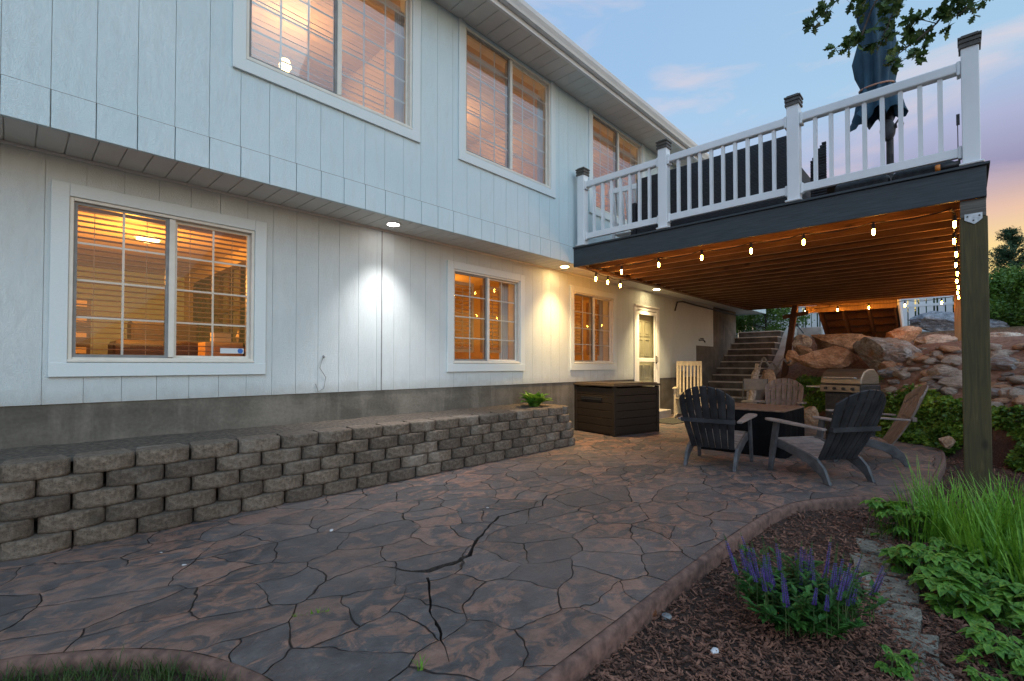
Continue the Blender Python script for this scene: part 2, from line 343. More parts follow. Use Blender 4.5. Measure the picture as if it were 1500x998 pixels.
# ------------------------------------------------------------------ mesh builder
class MB:
    def __init__(s): s.v = []; s.f = []
    def add(s, vs, fs):
        n = len(s.v); s.v += [tuple(a) for a in vs]; s.f += [tuple(i + n for i in q) for q in fs]; return s
    def box(s, x0, y0, z0, x1, y1, z1, T=None):
        if x0 > x1: x0, x1 = x1, x0
        if y0 > y1: y0, y1 = y1, y0
        if z0 > z1: z0, z1 = z1, z0
        vs = [Vector(p) for p in ((x0,y0,z0),(x1,y0,z0),(x1,y1,z0),(x0,y1,z0),(x0,y0,z1),(x1,y0,z1),(x1,y1,z1),(x0,y1,z1))]
        if T: vs = [T @ p for p in vs]
        return s.add(vs, [(0,3,2,1),(4,5,6,7),(0,1,5,4),(1,2,6,5),(2,3,7,6),(3,0,4,7)])
    def bar(s, a, b, w, h, up=(0, 0, 1)):
        a = Vector(a); b = Vector(b); d = (b - a); L = d.length; d.normalize(); up = Vector(up)
        if abs(d.dot(up)) > .98: up = Vector((1, 0, 0))
        sd = d.cross(up).normalized(); u = sd.cross(d)
        vs = []
        for q in (a, b):
            for i, j in ((-1,-1),(1,-1),(1,1),(-1,1)): vs.append(q + sd * (i * w / 2) + u * (j * h / 2))
        return s.add(vs, [(0,1,2,3),(7,6,5,4),(0,4,5,1),(1,5,6,2),(2,6,7,3),(3,7,4,0)])
    def tube(s, pts, rad, n=8, cap=True):
        pts = [Vector(p) for p in pts]
        if not isinstance(rad, (list, tuple)): rad = [rad] * len(pts)
        vs = []; fs = []
        ref = Vector((0, 0, 1))
        for i, p in enumerate(pts):
            d = (pts[min(i + 1, len(pts) - 1)] - pts[max(i - 1, 0)])
            if d.length < 1e-6: d = Vector((0, 0, 1))
            d.normalize()
            r_ = ref if abs(d.dot(ref)) < .95 else Vector((1, 0, 0))
            a = d.cross(r_).normalized(); b = d.cross(a)
            for k in range(n):
                t = 2 * math.pi * k / n
                vs.append(p + a * (math.cos(t) * rad[i]) + b * (math.sin(t) * rad[i]))
        for i in range(len(pts) - 1):
            for k in range(n):
                k2 = (k + 1) % n
                fs.append((i*n+k, i*n+k2, (i+1)*n+k2, (i+1)*n+k))
        if cap: fs.append(tuple(range(n))[::-1]); fs.append(tuple((len(pts)-1)*n + k for k in range(n)))
        return s.add(vs, fs)
    def lathe(s, cx, cy, prof, n=16):
        vs = []; fs = []
        for (r, z) in prof:
            for k in range(n):
                t = 2 * math.pi * k / n; vs.append((cx + r * math.cos(t), cy + r * math.sin(t), z))
        for i in range(len(prof) - 1):
            for k in range(n):
                k2 = (k + 1) % n; fs.append((i*n+k, i*n+k2, (i+1)*n+k2, (i+1)*n+k))
        fs.append(tuple(range(n))[::-1]); fs.append(tuple((len(prof)-1)*n + k for k in range(n)))
        return s.add(vs, fs)
    def prism(s, poly, T, t):
        # polygon in local XY extruded from 0 to t in local Z, by matrix T
        n = len(poly)
        vs = [T @ Vector((x, y, 0)) for x, y in poly] + [T @ Vector((x, y, t)) for x, y in poly]
        fs = [tuple(range(n))[::-1], tuple(range(n, 2 * n))] + [(i, (i+1) % n, (i+1) % n + n, i + n) for i in range(n)]
        return s.add(vs, fs)
    def leaf(s, p, d, nrm, L, W):
        d = d.normalized(); sd = d.cross(nrm)
        if sd.length < 1e-4: sd = Vector((1, 0, 0))
        sd.normalize(); up = sd.cross(d)
        a = p; b = p + d * L * .45 + sd * W * .5 + up * W * .12; c = p + d * L - up * W * .1; e = p + d * L * .45 - sd * W * .5 + up * W * .12
        m_ = p + d * L * .5
        return s.add([a, b, c, e, m_], [(0, 1, 4), (1, 2, 4), (0, 4, 3), (4, 2, 3)])
    def blade(s, p, d, L, w, bend, seg=4):
        d = Vector(d); sd = Vector((-d.y, d.x, 0));
        if sd.length < 1e-4: sd = Vector((1, 0, 0))
        sd.normalize(); hd = Vector((d.x, d.y, 0))
        if hd.length > 1e-4: hd.normalize()
        vs = []; p = Vector(p); cur = p.copy(); ang = math.atan2(Vector((d.x, d.y)).length, d.z)
        for i in range(seg + 1):
            t = i / seg; ww = w * (1 - t) ** .6 * .5 + .0002
            vs += [cur - sd * ww, cur + sd * ww]
            a = ang + bend * t
            cur = cur + (hd * math.sin(a) + Vector((0, 0, 1)) * math.cos(a)) * (L / seg)
        return s.add(vs, [(2*i, 2*i+1, 2*i+3, 2*i+2) for i in range(seg)])
    def build(s, name, mat, parent=None, smooth=False, bevel=0, seg=2, local=False):
        me = bpy.data.meshes.new(name)
        vs = s.v
        o = bpy.data.objects.new(name, me)
        if parent is not None:
            if not local:
                t = root_loc(parent); vs = [(a[0]-t[0], a[1]-t[1], a[2]-t[2]) for a in vs]
            o.parent = parent
        me.from_pydata(vs, [], s.f); me.update()
        if mat: me.materials.append(mat)
        if smooth: me.shade_smooth()
        col.objects.link(o)
        if bevel:
            b = o.modifiers.new('bevel', 'BEVEL'); b.width = bevel; b.segments = seg; b.limit_method = 'ANGLE'; b.angle_limit = R(40)
            b.harden_normals = False
        return o
def root_loc(o):
    t = Vector((0, 0, 0))
    while o is not None: t += o.location; o = o.parent
    return t
def tag(o, label=None, cat=None, group=None, kind=None):
    if label: o['label'] = label
    if cat: o['category'] = cat
    if group: o['group'] = group
    if kind: o['kind'] = kind
    return o
def thing(name, label, cat, loc=(0, 0, 0), rz=0, group=None):
    o = bpy.data.objects.new(name, None); col.objects.link(o); o.location = loc; o.rotation_euler = (0, 0, rz)
    o.empty_display_size = .2
    return tag(o, label, cat, group)
def solo(name, mb, mat, label, cat, group=None, loc=None, **k):
    """a thing that is one mesh; origin placed at loc"""
    if loc is not None: mb.v = [(a[0]-loc[0], a[1]-loc[1], a[2]-loc[2]) for a in mb.v]
    o = mb.build(name, mat, None, **k)
    if loc is not None: o.location = loc
    return tag(o, label, cat, group)
def struct(name, mb, mat, label=None, **k):
    o = mb.build(name, mat, None, **k); return tag(o, label, None, None, 'structure')
kids = {}
def dup(root, loc, rz, label, group=None):
    def cp(o, par):
        c = o.copy(); col.objects.link(c)
        if par is not None: c.parent = par
        for ch in [q for q in bpy.data.objects if q.parent == o and q is not c]: cp(ch, c)
        return c
    r = cp(root, None); r.location = loc; r.rotation_euler = (0, 0, rz)
    return tag(r, label, None, group)

H = 1.15; F = 698.0; TH = math.atan2(660, 698); CX = math.cos(TH); SX = math.sin(TH)
def rd(r, d, z=0): return Vector((CX * d + SX * r, SX * d - CX * r, z))

# ------------------------------------------------------------------ camera
cam = bpy.data.cameras.new('camera'); camo = bpy.data.objects.new('camera', cam); col.objects.link(camo)
camo.location = (0, 0, H)
tilt = R(1.07)
fw = Vector((CX * math.cos(tilt), SX * math.cos(tilt), math.sin(tilt)))
camo.rotation_euler = fw.to_track_quat('-Z', 'Y').to_euler()
cam.sensor_width = 36; cam.lens = F / 1500 * 36; cam.shift_y = (36 - 13.0) / 1500
cam.clip_start = .05; cam.clip_end = 1500
sc.camera = camo
sc.render.resolution_x = 1024; sc.render.resolution_y = 681

# ------------------------------------------------------------------ world: dusk sky
w = bpy.data.worlds.new('World'); sc.world = w; w.use_nodes = True
nt = w.node_tree; nt.nodes.clear()
FILL_EL = R(30); FILL_AZ = R(-108)       # azimuth from +X
sky = N(nt, 'ShaderNodeTexSky', sky_type='NISHITA'); sky.sun_disc = False; sky.sun_elevation = R(2.0)
sky.sun_rotation = math.pi / 2 - FILL_AZ
tc = N(nt, 'ShaderNodeTexCoord'); dirv = tc.outputs['Generated']
sp = N(nt, 'ShaderNodeSeparateXYZ'); nt.links.new(dirv, sp.inputs[0]); zz = sp.outputs[2]
zz = math_n(nt, 'MAXIMUM', zz, 0.0)
hl = math_n(nt, 'SQRT', math_n(nt, 'ADD', math_n(nt, 'MULTIPLY', sp.outputs[0], sp.outputs[0]), math_n(nt, 'MULTIPLY', sp.outputs[1], sp.outputs[1])))
hl = math_n(nt, 'MAXIMUM', hl, .001)
sa = R(-38)
dt = math_n(nt, 'DIVIDE', math_n(nt, 'ADD', math_n(nt, 'MULTIPLY', sp.outputs[0], math.cos(sa)), math_n(nt, 'MULTIPLY', sp.outputs[1], math.sin(sa))), hl)
sunf = ramp(nt, dt, [(.30, 0.0), (.80, 1.0)])
cool = ramp(nt, zz, [(0, (.60, .58, .68)), (.18, (.50, .60, .78)), (.33, (.47, .62, .82)), (.5, (.32, .51, .78)), (1, (.27, .43, .69))])
warm = ramp(nt, zz, [(0, (.92, .60, .14)), (.10, (.95, .70, .20)), (.17, (.95, .68, .28)), (.225, (.80, .50, .36)), (.285, (.29, .26, .42)), (.35, (.40, .42, .62)), (.43, (.36, .57, .78)), (1, (.28, .46, .72))])
c = mixc(nt, sunf, cool, warm)
# wispy clouds
mp = N(nt, 'ShaderNodeMapping'); mp.inputs['Scale'].default_value = (1.4, 1.4, 5.5); mp.inputs['Rotation'].default_value = (.15, .1, .3)
nt.links.new(dirv, mp.inputs['Vector'])
cl = noise_t(nt, mp.outputs[0], 2.6, 7, .55, .4)
clm = ramp(nt, cl, [(.53, 0.0), (.72, .60)])
up = ramp(nt, zz, [(.0, .1), (.2, .15), (.33, 1.0), (.62, .9), (.8, .3)])
clc = ramp(nt, zz, [(0, (.9, .55, .3)), (.25, (.62, .47, .56)), (.42, (.88, .66, .64)), (1, (.75, .66, .68))])
c = mixc(nt, math_n(nt, 'MULTIPLY', clm, up), c, clc)
# unseen half of the sky behind the camera, boosted as added fill light, pinker
by = ramp(nt, math_n(nt, 'MULTIPLY_ADD', sp.outputs[0], -.5, math_n(nt, 'MULTIPLY', sp.outputs[1], -.866)), [(.05, 0.0), (.75, 1.0)])
boost = math_n(nt, 'MULTIPLY_ADD', by, .75, 1.0)
pinkband = math_n(nt, 'MULTIPLY', by, ramp(nt, zz, [(.05, 0.4), (.3, .85), (.55, .55), (.8, 0.0)]))
c = mixc(nt, math_n(nt, 'MULTIPLY', pinkband, .22), c, (.90, .66, .60))
bs = N(nt, 'ShaderNodeVectorMath', operation='SCALE'); nt.links.new(c, bs.inputs[0]); nt.links.new(boost, bs.inputs['Scale'])
bg1 = N(nt, 'ShaderNodeBackground'); nt.links.new(bs.outputs[0], bg1.inputs[0]); bg1.inputs[1].default_value = 1.0
bg2 = N(nt, 'ShaderNodeBackground'); nt.links.new(sky.outputs[0], bg2.inputs[0]); bg2.inputs[1].default_value = .05
ad = N(nt, 'ShaderNodeAddShader'); nt.links.new(bg1.outputs[0], ad.inputs[0]); nt.links.new(bg2.outputs[0], ad.inputs[1])
wo = N(nt, 'ShaderNodeOutputWorld'); nt.links.new(ad.outputs[0], wo.inputs[0])
w.cycles.sampling_method = 'MANUAL'; w.cycles.sample_map_resolution = 512

sun = bpy.data.lights.new('sun', 'SUN'); sun.energy = .85; sun.angle = R(70); sun.color = (.62, .90, 1.0)  # very wide soft fill, added to light the wall and camera-facing surfaces
sky_fill_obj = bpy.data.objects.new('sun', sun); col.objects.link(sky_fill_obj)
sd = Vector((math.cos(FILL_AZ) * math.cos(FILL_EL), math.sin(FILL_AZ) * math.cos(FILL_EL), math.sin(FILL_EL)))
sky_fill_obj.rotation_euler = sd.to_track_quat('Z', 'Y').to_euler(); sky_fill_obj.location = (0, -10, 10)

# ------------------------------------------------------------------ ground sheet
def smooth(t): t = max(0, min(1, t)); return t * t * (3 - 2 * t)
def gprof(r):
    P = [(5.95, -.10), (6.3, .42), (7, .82), (7.5, 1.12), (8.2, 1.42), (9, 1.6), (10, 1.72), (12, 1.85), (16, 2.0)]
    if r <= P[0][0]: return -.10
    for (a, b), (c_, d_) in zip(P, P[1:]):
        if r <= c_: return b + (d_ - b) * (r - a) / (c_ - a)
    return 2.15
def gz(x, y):
    if x < 15.85 and y > 3.6: return -.10
    r = SX * x - CX * y; d = CX * x + SX * y
    k = max(0, 1 - max(0, (d - 9)) * .0)
    z = gprof(r)
    if x > 15.85: z = max(z, 2.0)
    if z > -.05: z += .09 * noise.noise(Vector((x * 1.1, y * 1.1, 0))) + .03 * noise.noise(Vector((x * 4, y * 4, 3)))
    else: z += .018 * noise.noise(Vector((x * 3, y * 3, 0))) + .03 * max(0, noise.noise(Vector((x * 1.2, y * 1.2, 5))))
    # lawn corner a little higher
    if x < .9 and y < 2.9: z = -.06
    return z
def axis(fine, lo, hi, step):
    a = []
    x = lo
    while x <= hi + 1e-6: a.append(x); x += step
    out = []; g = step; x = lo
    while x > -fine: g *= 1.5; x -= g; out.append(x)
    out = out[::-1] + a; g = step; x = a[-1]
    while x < fine: g *= 1.5; x += g; out.append(x)
    return out
xs = axis(600, -2, 22, .13); ys = axis(600, -7, 3.54, .13)
ys = [y for y in ys if y < 3.55] + [3.59, 3.61] + [3.8 + .4 * i for i in range(10)] + [9, 12, 18, 30, 60, 130, 300, 600]
xs = [x for x in xs if x < 15.8] + [15.84, 15.86] + [x for x in xs if x > 15.95]
g = MB()
g.v = [(x, y, gz(x, y)) for y in ys for x in xs]
nx = len(xs)
g.f = [(j*nx+i, j*nx+i+1, (j+1)*nx+i+1, (j+1)*nx+i) for j in range(len(ys)-1) for i in range(nx-1)]
struct('ground', g, M['ground'], smooth=True)

# ------------------------------------------------------------------ patio
edge = [(-4, 3.3), (-1.6, 3.05), (-.5, 2.86), (-.02, 2.71), (.09, 2.64), (.26, 2.51), (.43, 2.33), (.53, 2.16), (.61, 1.95), (.645, 1.8), (.67, 1.5), (.74, 1.27), (.98, 1.13), (1.33, 1.11), (1.8, 1.11), (2.5, 1.12), (3.2, 1.12), (3.86, 1.10), (4.3, 1.06), (4.65, .96), (5.03, .74), (5.42, .38), (5.72, .27), (6.2, .22), (6.93, .19), (7.6, .165), (8.15, .17), (8.75, .21), (9.05, .34), (9.45, .66), (9.9, 1.1), (10.4, 1.5), (11.0, 2.06), (11.4, 2.75), (11.75, 3.3), (11.95, 3.62)]
def catmull(P, n=5):
    out = []
    for i in range(len(P) - 1):
        p0 = Vector(P[max(i-1, 0)]); p1 = Vector(P[i]); p2 = Vector(P[i+1]); p3 = Vector(P[min(i+2, len(P)-1)])
        for k in range(n):
            t = k / n
            out.append(.5 * ((2*p1) + (p2-p0)*t + (2*p0-5*p1+4*p2-p3)*t*t + (3*p1-p0-3*p2+p3)*t**3))
    out.append(Vector(P[-1])); return out
E1 = [p for p in catmull(edge, 5)]
def off(P, k):
    o = []
    for i, p in enumerate(P):
        d = (P[min(i+1, len(P)-1)] - P[max(i-1, 0)]).normalized()
        o.append(p + Vector((-d.y, d.x)) * k)
    return o
rings = [(0.012, -.2), (0.0, -.10), (0.0, -.03), (.006, -.010), (.016, -.003), (.026, -.0005), (.036, .0), (.042, -.004)]
cb = MB(); nE = len(E1)
for k, (o_, z) in enumerate(rings):
    for i, p in enumerate(off(E1, o_)):
        j = .004 * noise.noise(Vector((p.x * 9, p.y * 9, z * 20))); cb.v.append((p.x + j, p.y + j, z))
for k in range(len(rings) - 1):
    for i in range(nE - 1): cb.f.append((k*nE+i, k*nE+i+1, (k+1)*nE+i+1, (k+1)*nE+i))
struct('patio_curb', cb, M['curb'], smooth=True)
inner = off(E1, .040)
def ribbon(pts, seed):
    random.seed(seed); P = []
    for i in range(len(pts) - 1):
        (x0, y0, w0), (x1, y1, w1) = pts[i], pts[i+1]
        L = math.hypot(x1-x0, y1-y0); n = max(2, int(L / .05))
        for k in range(n):
            t = k / n; j_ = .009 if k else .002; P.append((x0+(x1-x0)*t + ru(-j_, j_), y0+(y1-y0)*t + ru(-j_, j_), (w0+(w1-w0)*t) * ru(.6, 1.05)))
    P.append(pts[-1])
    L_ = []; R_ = []
    for i, (x, y, w_) in enumerate(P):
        a = P[max(i-1, 0)]; b = P[min(i+1, len(P)-1)]; d = Vector((b[0]-a[0], b[1]-a[1])).normalized()
        nrm = Vector((-d.y, d.x))
        L_.append(Vector((x, y)) + nrm * w_ * .5); R_.append(Vector((x, y)) - nrm * w_ * .5)
    return L_ + R_[::-1]
ck1 = ribbon([(1.38, 2.52, .003), (1.50, 2.40, .010), (1.56, 2.25, .020), (1.63, 2.185, .048), (1.78, 2.165, .046), (1.93, 2.18, .040), (2.03, 2.26, .016), (2.12, 2.33, .026), (2.34, 2.45, .018), (2.58, 2.58, .022), (2.80, 2.55, .018), (3.02, 2.51, .014), (3.13, 2.60, .018), (3.28, 2.68, .012), (3.57, 2.69, .010), (4.1, 2.50, .008), (4.6, 2.42, .006), (5.0, 2.25, .003)], 3)
ck2 = ribbon([(1.575, 2.12, .016), (1.50, 2.0, .012), (1.40, 1.86, .016), (1.35, 1.78, .006), (1.32, 1.71, .024), (1.29, 1.64, .014), (1.24, 1.55, .006), (1.19, 1.46, .003)], 5)
outer = [Vector((p.x, p.y)) for p in inner] + [Vector((12.25, 3.7)), Vector((12.25, 5.02)), Vector((-4, 5.02))]
polys = [[(p.x, p.y, 0) for p in outer], [(p.x, p.y, 0) for p in ck1], [(p.x, p.y, 0) for p in ck2]]
tris = tessellate_polygon([[Vector(p) for p in q] for q in polys])
pt = MB(); flat = [p for q in polys for p in q]
pt.add(flat, tris)
o = struct('patio', pt, M['patio'])
# make sure the top faces up
bm = bmesh.new(); bm.from_mesh(o.data); bmesh.ops.recalc_face_normals(bm, faces=bm.faces)
if sum(f.normal.z * f.calc_area() for f in bm.faces) < 0: bmesh.ops.reverse_faces(bm, faces=bm.faces)
bm.to_mesh(o.data); bm.free()
cw = MB(); cf = MB()
for ck in (ck1, ck2):
    n = len(ck)
    cw.add([(p.x, p.y, 0) for p in ck] + [(p.x, p.y, -.04) for p in ck], [(i, (i+1) % n, (i+1) % n + n, i + n) for i in range(n)])
    h_ = n // 2
    vs = [(p.x, p.y, -.028 - .010 * rnd()) for p in ck]
    cf.add(vs, [(i, i+1, n-2-i, n-1-i) for i in range(h_ - 1)])
a_ = struct('patio_crack_edge', cw, M['crackedge']); b_ = struct('patio_crack_dirt', cf, M['dirt'])
random.seed(11)

# ------------------------------------------------------------------ house
house = thing('house', 'two storey white house with vertical board siding and lit windows', 'house', (8, 5, 0))
YL = 5.0; YU = 4.465; ZS = 2.76; X0H = -3.2; X1H = 16.2
PITCH = .2325; PH = .1735
def wallcells(mb, x0, x1, z0, z1, y0, y1, holes, pitch=None, gap=.005):
    """boards between x0..x1 with rectangular openings cut"""
    if pitch:
        xs_ = []; k = math.floor((x0 - PH) / pitch)
        while PH + k * pitch < x1:
            a = max(x0, PH + k * pitch + gap / 2); b = min(x1, PH + (k + 1) * pitch - gap / 2)
            if b - a > .01: xs_.append((a, b))
            k += 1
    else: xs_ = [(x0, x1)]
    for a, b in xs_:
        cuts = sorted({a, b} | {h[0] for h in holes if a < h[0] < b} | {h[1] for h in holes if a < h[1] < b})
        for u, v_ in zip(cuts, cuts[1:]):
            m_ = (u + v_) / 2; zs = [(z0, z1)]
            for h in holes:
                if h[0] <= m_ <= h[1]:
                    nz = []
                    for p, q in zs:
                        if h[2] > p: nz.append((p, min(q, h[2])))
                        if h[3] < q: nz.append((max(p, h[3]), q))
                    zs = [t for t in nz if t[1] - t[0] > .005]
            for p, q in zs: mb.box(u, y0, p, v_, y1, q)
LW = [(.31, 1.63), (4.11, 5.44), (6.85, 8.16)]
UW = [(-1.75, -.04), (1.37, 3.07), (3.85, 5.54), (6.65, 8.34)]
LZ = (1.185, 2.45); UZ = (3.79, 5.37)
lh = [(a, b, *LZ) for a, b in LW] + [(9.04, 10.05, 0, 2.40)]
uh = [(a, b, *UZ) for a, b in UW]
mb = MB(); wallcells(mb, X0H, 12.18, .855, ZS, YL - .014, YL, lh, PITCH, .003); wallcells(mb, 12.18, 13.35, 1.66, ZS, YL - .014, YL, [], PITCH, .003)
lw_ = mb.build('lower_siding', M['siding_low'], house)
mb = MB(); wallcells(mb, X0H, 13.35, .86, ZS, YL + .001, YL + .02, [(h[0]-.02, h[1]+.02, h[2]-.02, h[3]+.02) for h in lh]); mb.build('lower_wall_sheathing', M['soffit'], house)
mb = MB(); wallcells(mb, X0H, X1H, 3.0, 5.42, YU - .014, YU, uh, PITCH, .0035); mb.build('upper_siding', M['siding'], house)
mb = MB(); wallcells(mb, X0H, X1H, 2.77, 5.42, YU + .001, YU + .02, [(h[0]-.02, h[1]+.02, h[2]-.02, h[3]+.02) for h in uh]); mb.build('upper_wall_sheathing', M['soffit'], house)
mb = MB()
k = math.floor((X0H - PH) / PITCH)
while PH + k * PITCH < X1H:
    a = PH + k * PITCH; mb.box(max(a, X0H) + .003, YU - .034, ZS - .012, min(a + PITCH, X1H) - .003, YU - .002, 3.004); k += 1
mb.build('band_boards', M['siding'], house, bevel=.002, seg=1)
mb = MB(); mb.box(X0H, YU - .026, 3.0045, X1H, YU - .0145, 3.011); mb.build('drip_flashing', M['sash'], house)
# seams: heavier vertical joint lines
mb = MB(); mb.box(3.022, YL - .019, .857, 3.034, YL - .0142, ZS - .002); mb.build('panel_joint_strip', M['sash'], house)
# foundation
mb = MB(); mb.box(X0H, YL - .004, -.2, 9.02, YL + .2, .853); mb.box(10.07, YL - .004, -.2, 12.2, YL + .2, .853)
mb.box(12.2, YL - .004, -.2, 13.35, YL + .2, 1.658); mb.box(13.35, YL - .004, -.2, 15.2, YL + .2, ZS - .004)
mb.build('foundation_wall', M['foundation'], house)
# overhang soffit (lower) made of panels running to the wall
def soffit(mb, x0, x1, y0, y1, z, pitch, skip=[]):
    x = x0
    while x < x1:
        b = min(x + pitch - .006, x1)
        mb.box(x, y0, z, b, y1, z + .012); x += pitch
mb = MB(); soffit(mb, X0H, X1H, YU - .001, YL - .015, ZS, .158); mb.box(X0H, YU, ZS + .013, X1H, YL + .2, ZS + .02)
mb.build('overhang_soffit', M['soffit'], house, bevel=.003, seg=1)
mb = MB(); mb.box(X0H, YL - .035, ZS - .02, 13.35, YL - .0145, ZS - .001); mb.build('soffit_molding', M['trim'], house)
# roof soffit, fascia, gutter, roof
mb = MB(); soffit(mb, X0H, X1H + .4, 3.985, YU - .016, 5.42, .20); mb.box(X0H, 3.985, 5.433, X1H + .4, YU, 5.44)
mb.build('roof_soffit', M['soffit'], house, bevel=.003, seg=1)
mb = MB(); mb.box(X0H, 3.945, 5.405, X1H + .4, 3.983, 5.60); mb.build('fascia', M['metalwhite'], house)
mb = MB()
prof = [(3.944, 5.47), (3.875, 5.47), (3.862, 5.50), (3.835, 5.545), (3.825, 5.59), (3.832, 5.602), (3.842, 5.598), (3.842, 5.592), (3.85, 5.55), (3.875, 5.505), (3.885, 5.484), (3.944, 5.484)]
T = Matrix(((0, 0, 1, X0H), (1, 0, 0, 0), (0, 1, 0, 0), (0, 0, 0, 1)))
mb.prism(prof, T, X1H + .4 - X0H); mb.build('gutter', M['metalwhite'], house)
mb = MB(); mb.add([(X0H, 3.88, 5.61), (X1H + .45, 3.88, 5.61), (X1H + .45, 9.5, 7.6), (X0H, 9.5, 7.6), (X0H, 3.88, 5.63), (X1H + .45, 3.88, 5.63), (X1H + .45, 9.5, 7.62), (X0H, 9.5, 7.62)], [(0, 3, 2, 1), (4, 5, 6, 7), (0, 1, 5, 4), (1, 2, 6, 5), (2, 3, 7, 6), (3, 0, 4, 7)])
mb.build('roof', M['roof'], house)
mb = MB(); mb.box(X1H - .1, YU + .02, 2.75, X1H, 9.5, 5.42); mb.box(X0H, 9.4, -.2, X1H, 9.5, 5.5); mb.build('end_wall', M['siding'], house)
mb = MB(); mb.box(X0H, YU - .032, 2.8, X0H + .1, 9.5, 5.42); mb.build('side_wall', M['siding'], house)

# windows
def ring(mb, x0, x1, z0, z1, w_, y0, y1, wb=None, wt=None):
    wb = wb or w_; wt = wt or w_
    mb.box(x0, y0, z0, x0 + w_, y1, z1); mb.box(x1 - w_, y0, z0, x1, y1, z1)
    mb.box(x0 + w_, y0, z0, x1 - w_, y1, z0 + wb); mb.box(x0 + w_, y0, z1 - wt, x1 - w_, y1, z1)
def window(x0, x1, z0, z1, Y, cols, rows, glass, blind, upper):
    mb = MB(); mid = (x0 + x1) / 2
    ring(mb, x0, x1, z0, z1, .026, Y - .022, Y + .09)
    mb.box(mid - .022, Y - .018, z0 + .032, mid + .022, Y + .088, z1 - .032)
    mb.box(x0 - .01, Y - .034, z0 - .012, x1 + .01, Y - .0145, z0 + .008)
    win = mb.build('window', M['frame'], house, bevel=.003, seg=1)
    mb = MB(); cwid = .105
    top = 5.418 if upper else z1 + .10
    bot = z0 - .125
    mb.box(x0 - cwid, Y - .036, bot + .1, x0 - .001, Y - .0145, top)
    mb.box(x1 + .001, Y - .036, bot + .1, x1 + cwid, Y - .0145, top)
    mb.box(x0 - cwid, Y - .04, bot, x1 + cwid, Y - .0145, bot + .108)
    if not upper: mb.box(x0 - .0005, Y - .036, z1 + .001, x1 + .0005, Y - .0145, top)
    mb.build('casing', M['casing'], win, bevel=.003, seg=1)
    for s_, (a, b) in enumerate(((x0 + .027, mid - .0225), (mid + .0225, x1 - .027))):
        yy = Y + (.0 if s_ == 0 else .03)
        mb = MB(); ring(mb, a, b, z0 + .027, z1 - .027, .022, yy, yy + .028)
        mb.build('sash', M['sash'] if s_ == 0 else M['frame'], win)
        mb = MB(); gx0, gx1, gz0, gz1 = a + .022, b - .022, z0 + .049, z1 - .049
        for i in range(1, cols):
            x = gx0 + (gx1 - gx0) * i / cols; mb.box(x - .008, yy + .017, gz0, x + .008, yy + .023, gz1)
        for j in range(1, rows):
            z = gz0 + (gz1 - gz0) * j / rows; mb.box(gx0, yy + .0165, z - .008, gx1, yy + .0235, z + .008)
        mb.build('grille', M['grille'], win)
        mb = MB(); mb.add([(gx0, yy + .010, gz0), (gx1, yy + .010, gz0), (gx1, yy + .010, gz1), (gx0, yy + .010, gz1)], [(0, 1, 2, 3)])
        mb.build('pane', glass, win)
    # reveal
    mb = MB(); ring(mb, x0 - .02, x1 + .02, z0 - .02, z1 + .02, .02, Y + .091, Y + .22); mb.build('reveal', M['trim'], win)
    # blinds
    mb = MB()
    if blind == 'slats':
        n = 27
        for k in range(n):
            z = z0 + .05 + (z1 - z0 - .1) * k / (n - 1)
            T = Matrix.Translation((mid, Y + .14, z)) @ Matrix.Rotation(R(-5 + ru(-1.5, 1.5)), 4, 'X')
            mb.box(-(x1-x0)/2 + .02, -.022, -.0015, (x1-x0)/2 - .02, .024, .0015, T)
        for fx in (.12, .38, .62, .88):
            x = x0 + (x1 - x0) * fx; mb.box(x - .002, Y + .112, z0 + .03, x + .002, Y + .114, z1 - .03)
        mb.box(x0 + .02, Y + .11, z1 - .06, x1 - .02, Y + .165, z1 - .02)
        mb.build('blind', M['blind'], win)
    elif blind == 'closed':
        n = 24
        for k in range(n):
            z = z0 + .05 + (z1 - z0 - .28) * k / (n - 1)
            T = Matrix.Translation((mid - .03, Y + .15, z)) @ Matrix.Rotation(R(38 + ru(-5, 5)), 4, 'X')
            mb.box(-(x1-x0)/2 + .03, -.036, -.0012, (x1-x0)/2 - .16, .036, .0012, T)
        mb.box(x0 + .02, Y + .12, z1 - .24, x1 - .06, Y + .18, z1 - .16)
        mb.build('blind', M['blindup'], win)
        mb = MB(); n = 7
        pts = []
        for i in range(24):
            x = x1 - .14 + .12 * i / 23; pts.append((x, Y + .12 + .012 * math.sin(i * 1.3)))
        vs = [(a, b, z0 + .02) for a, b in pts] + [(a, b, z1 - .2) for a, b in pts]
        mb.add(vs, [(i, i+1, i+25, i+24) for i in range(23)]); mb.build('curtain', M['curtain'], win)
    elif blind == 'shutter':
        for a, b in ((x0 + .04, x0 + .04 + (mid - x0) * .72), (mid + .0, mid + (x1 - mid) * .62)):
            ring(mb, a, b, z0 + .15, z1 - .12, .045, Y + .14, Y + .165)
            n = 15
            for k in range(n):
                z = z0 + .22 + (z1 - z0 - .42) * k / (n - 1)
                T = Matrix.Translation(((a + b) / 2, Y + .15, z)) @ Matrix.Rotation(R(18), 4, 'X')
                mb.box(-(b-a)/2 + .045, -.032, -.004, (b-a)/2 - .045, .032, .004, T)
            mb.box((a+b)/2 - .006, Y + .11, z0 + .2, (a+b)/2 + .006, Y + .117, z1 - .2)
        mb.build('shutter', M['shutter'], win)
        mb = MB(); pts = [(x1 - .24 + .2 * i / 19, Y + .19 + .012 * math.sin(i * 1.5)) for i in range(20)] 
        vs = [(a, b, z0 + .02) for a, b in pts] + [(a, b, z1 - .02) for a, b in pts]
        mb.add(vs, [(i, i+1, i+21, i+20) for i in range(19)]); mb.build('curtain', M['curtain'], win)
    return win
for i, (a, b) in enumerate(LW): window(a, b, *LZ, YL, 2, 4, M['glass_low'], 'slats' if i == 0 else 'shutter', False)
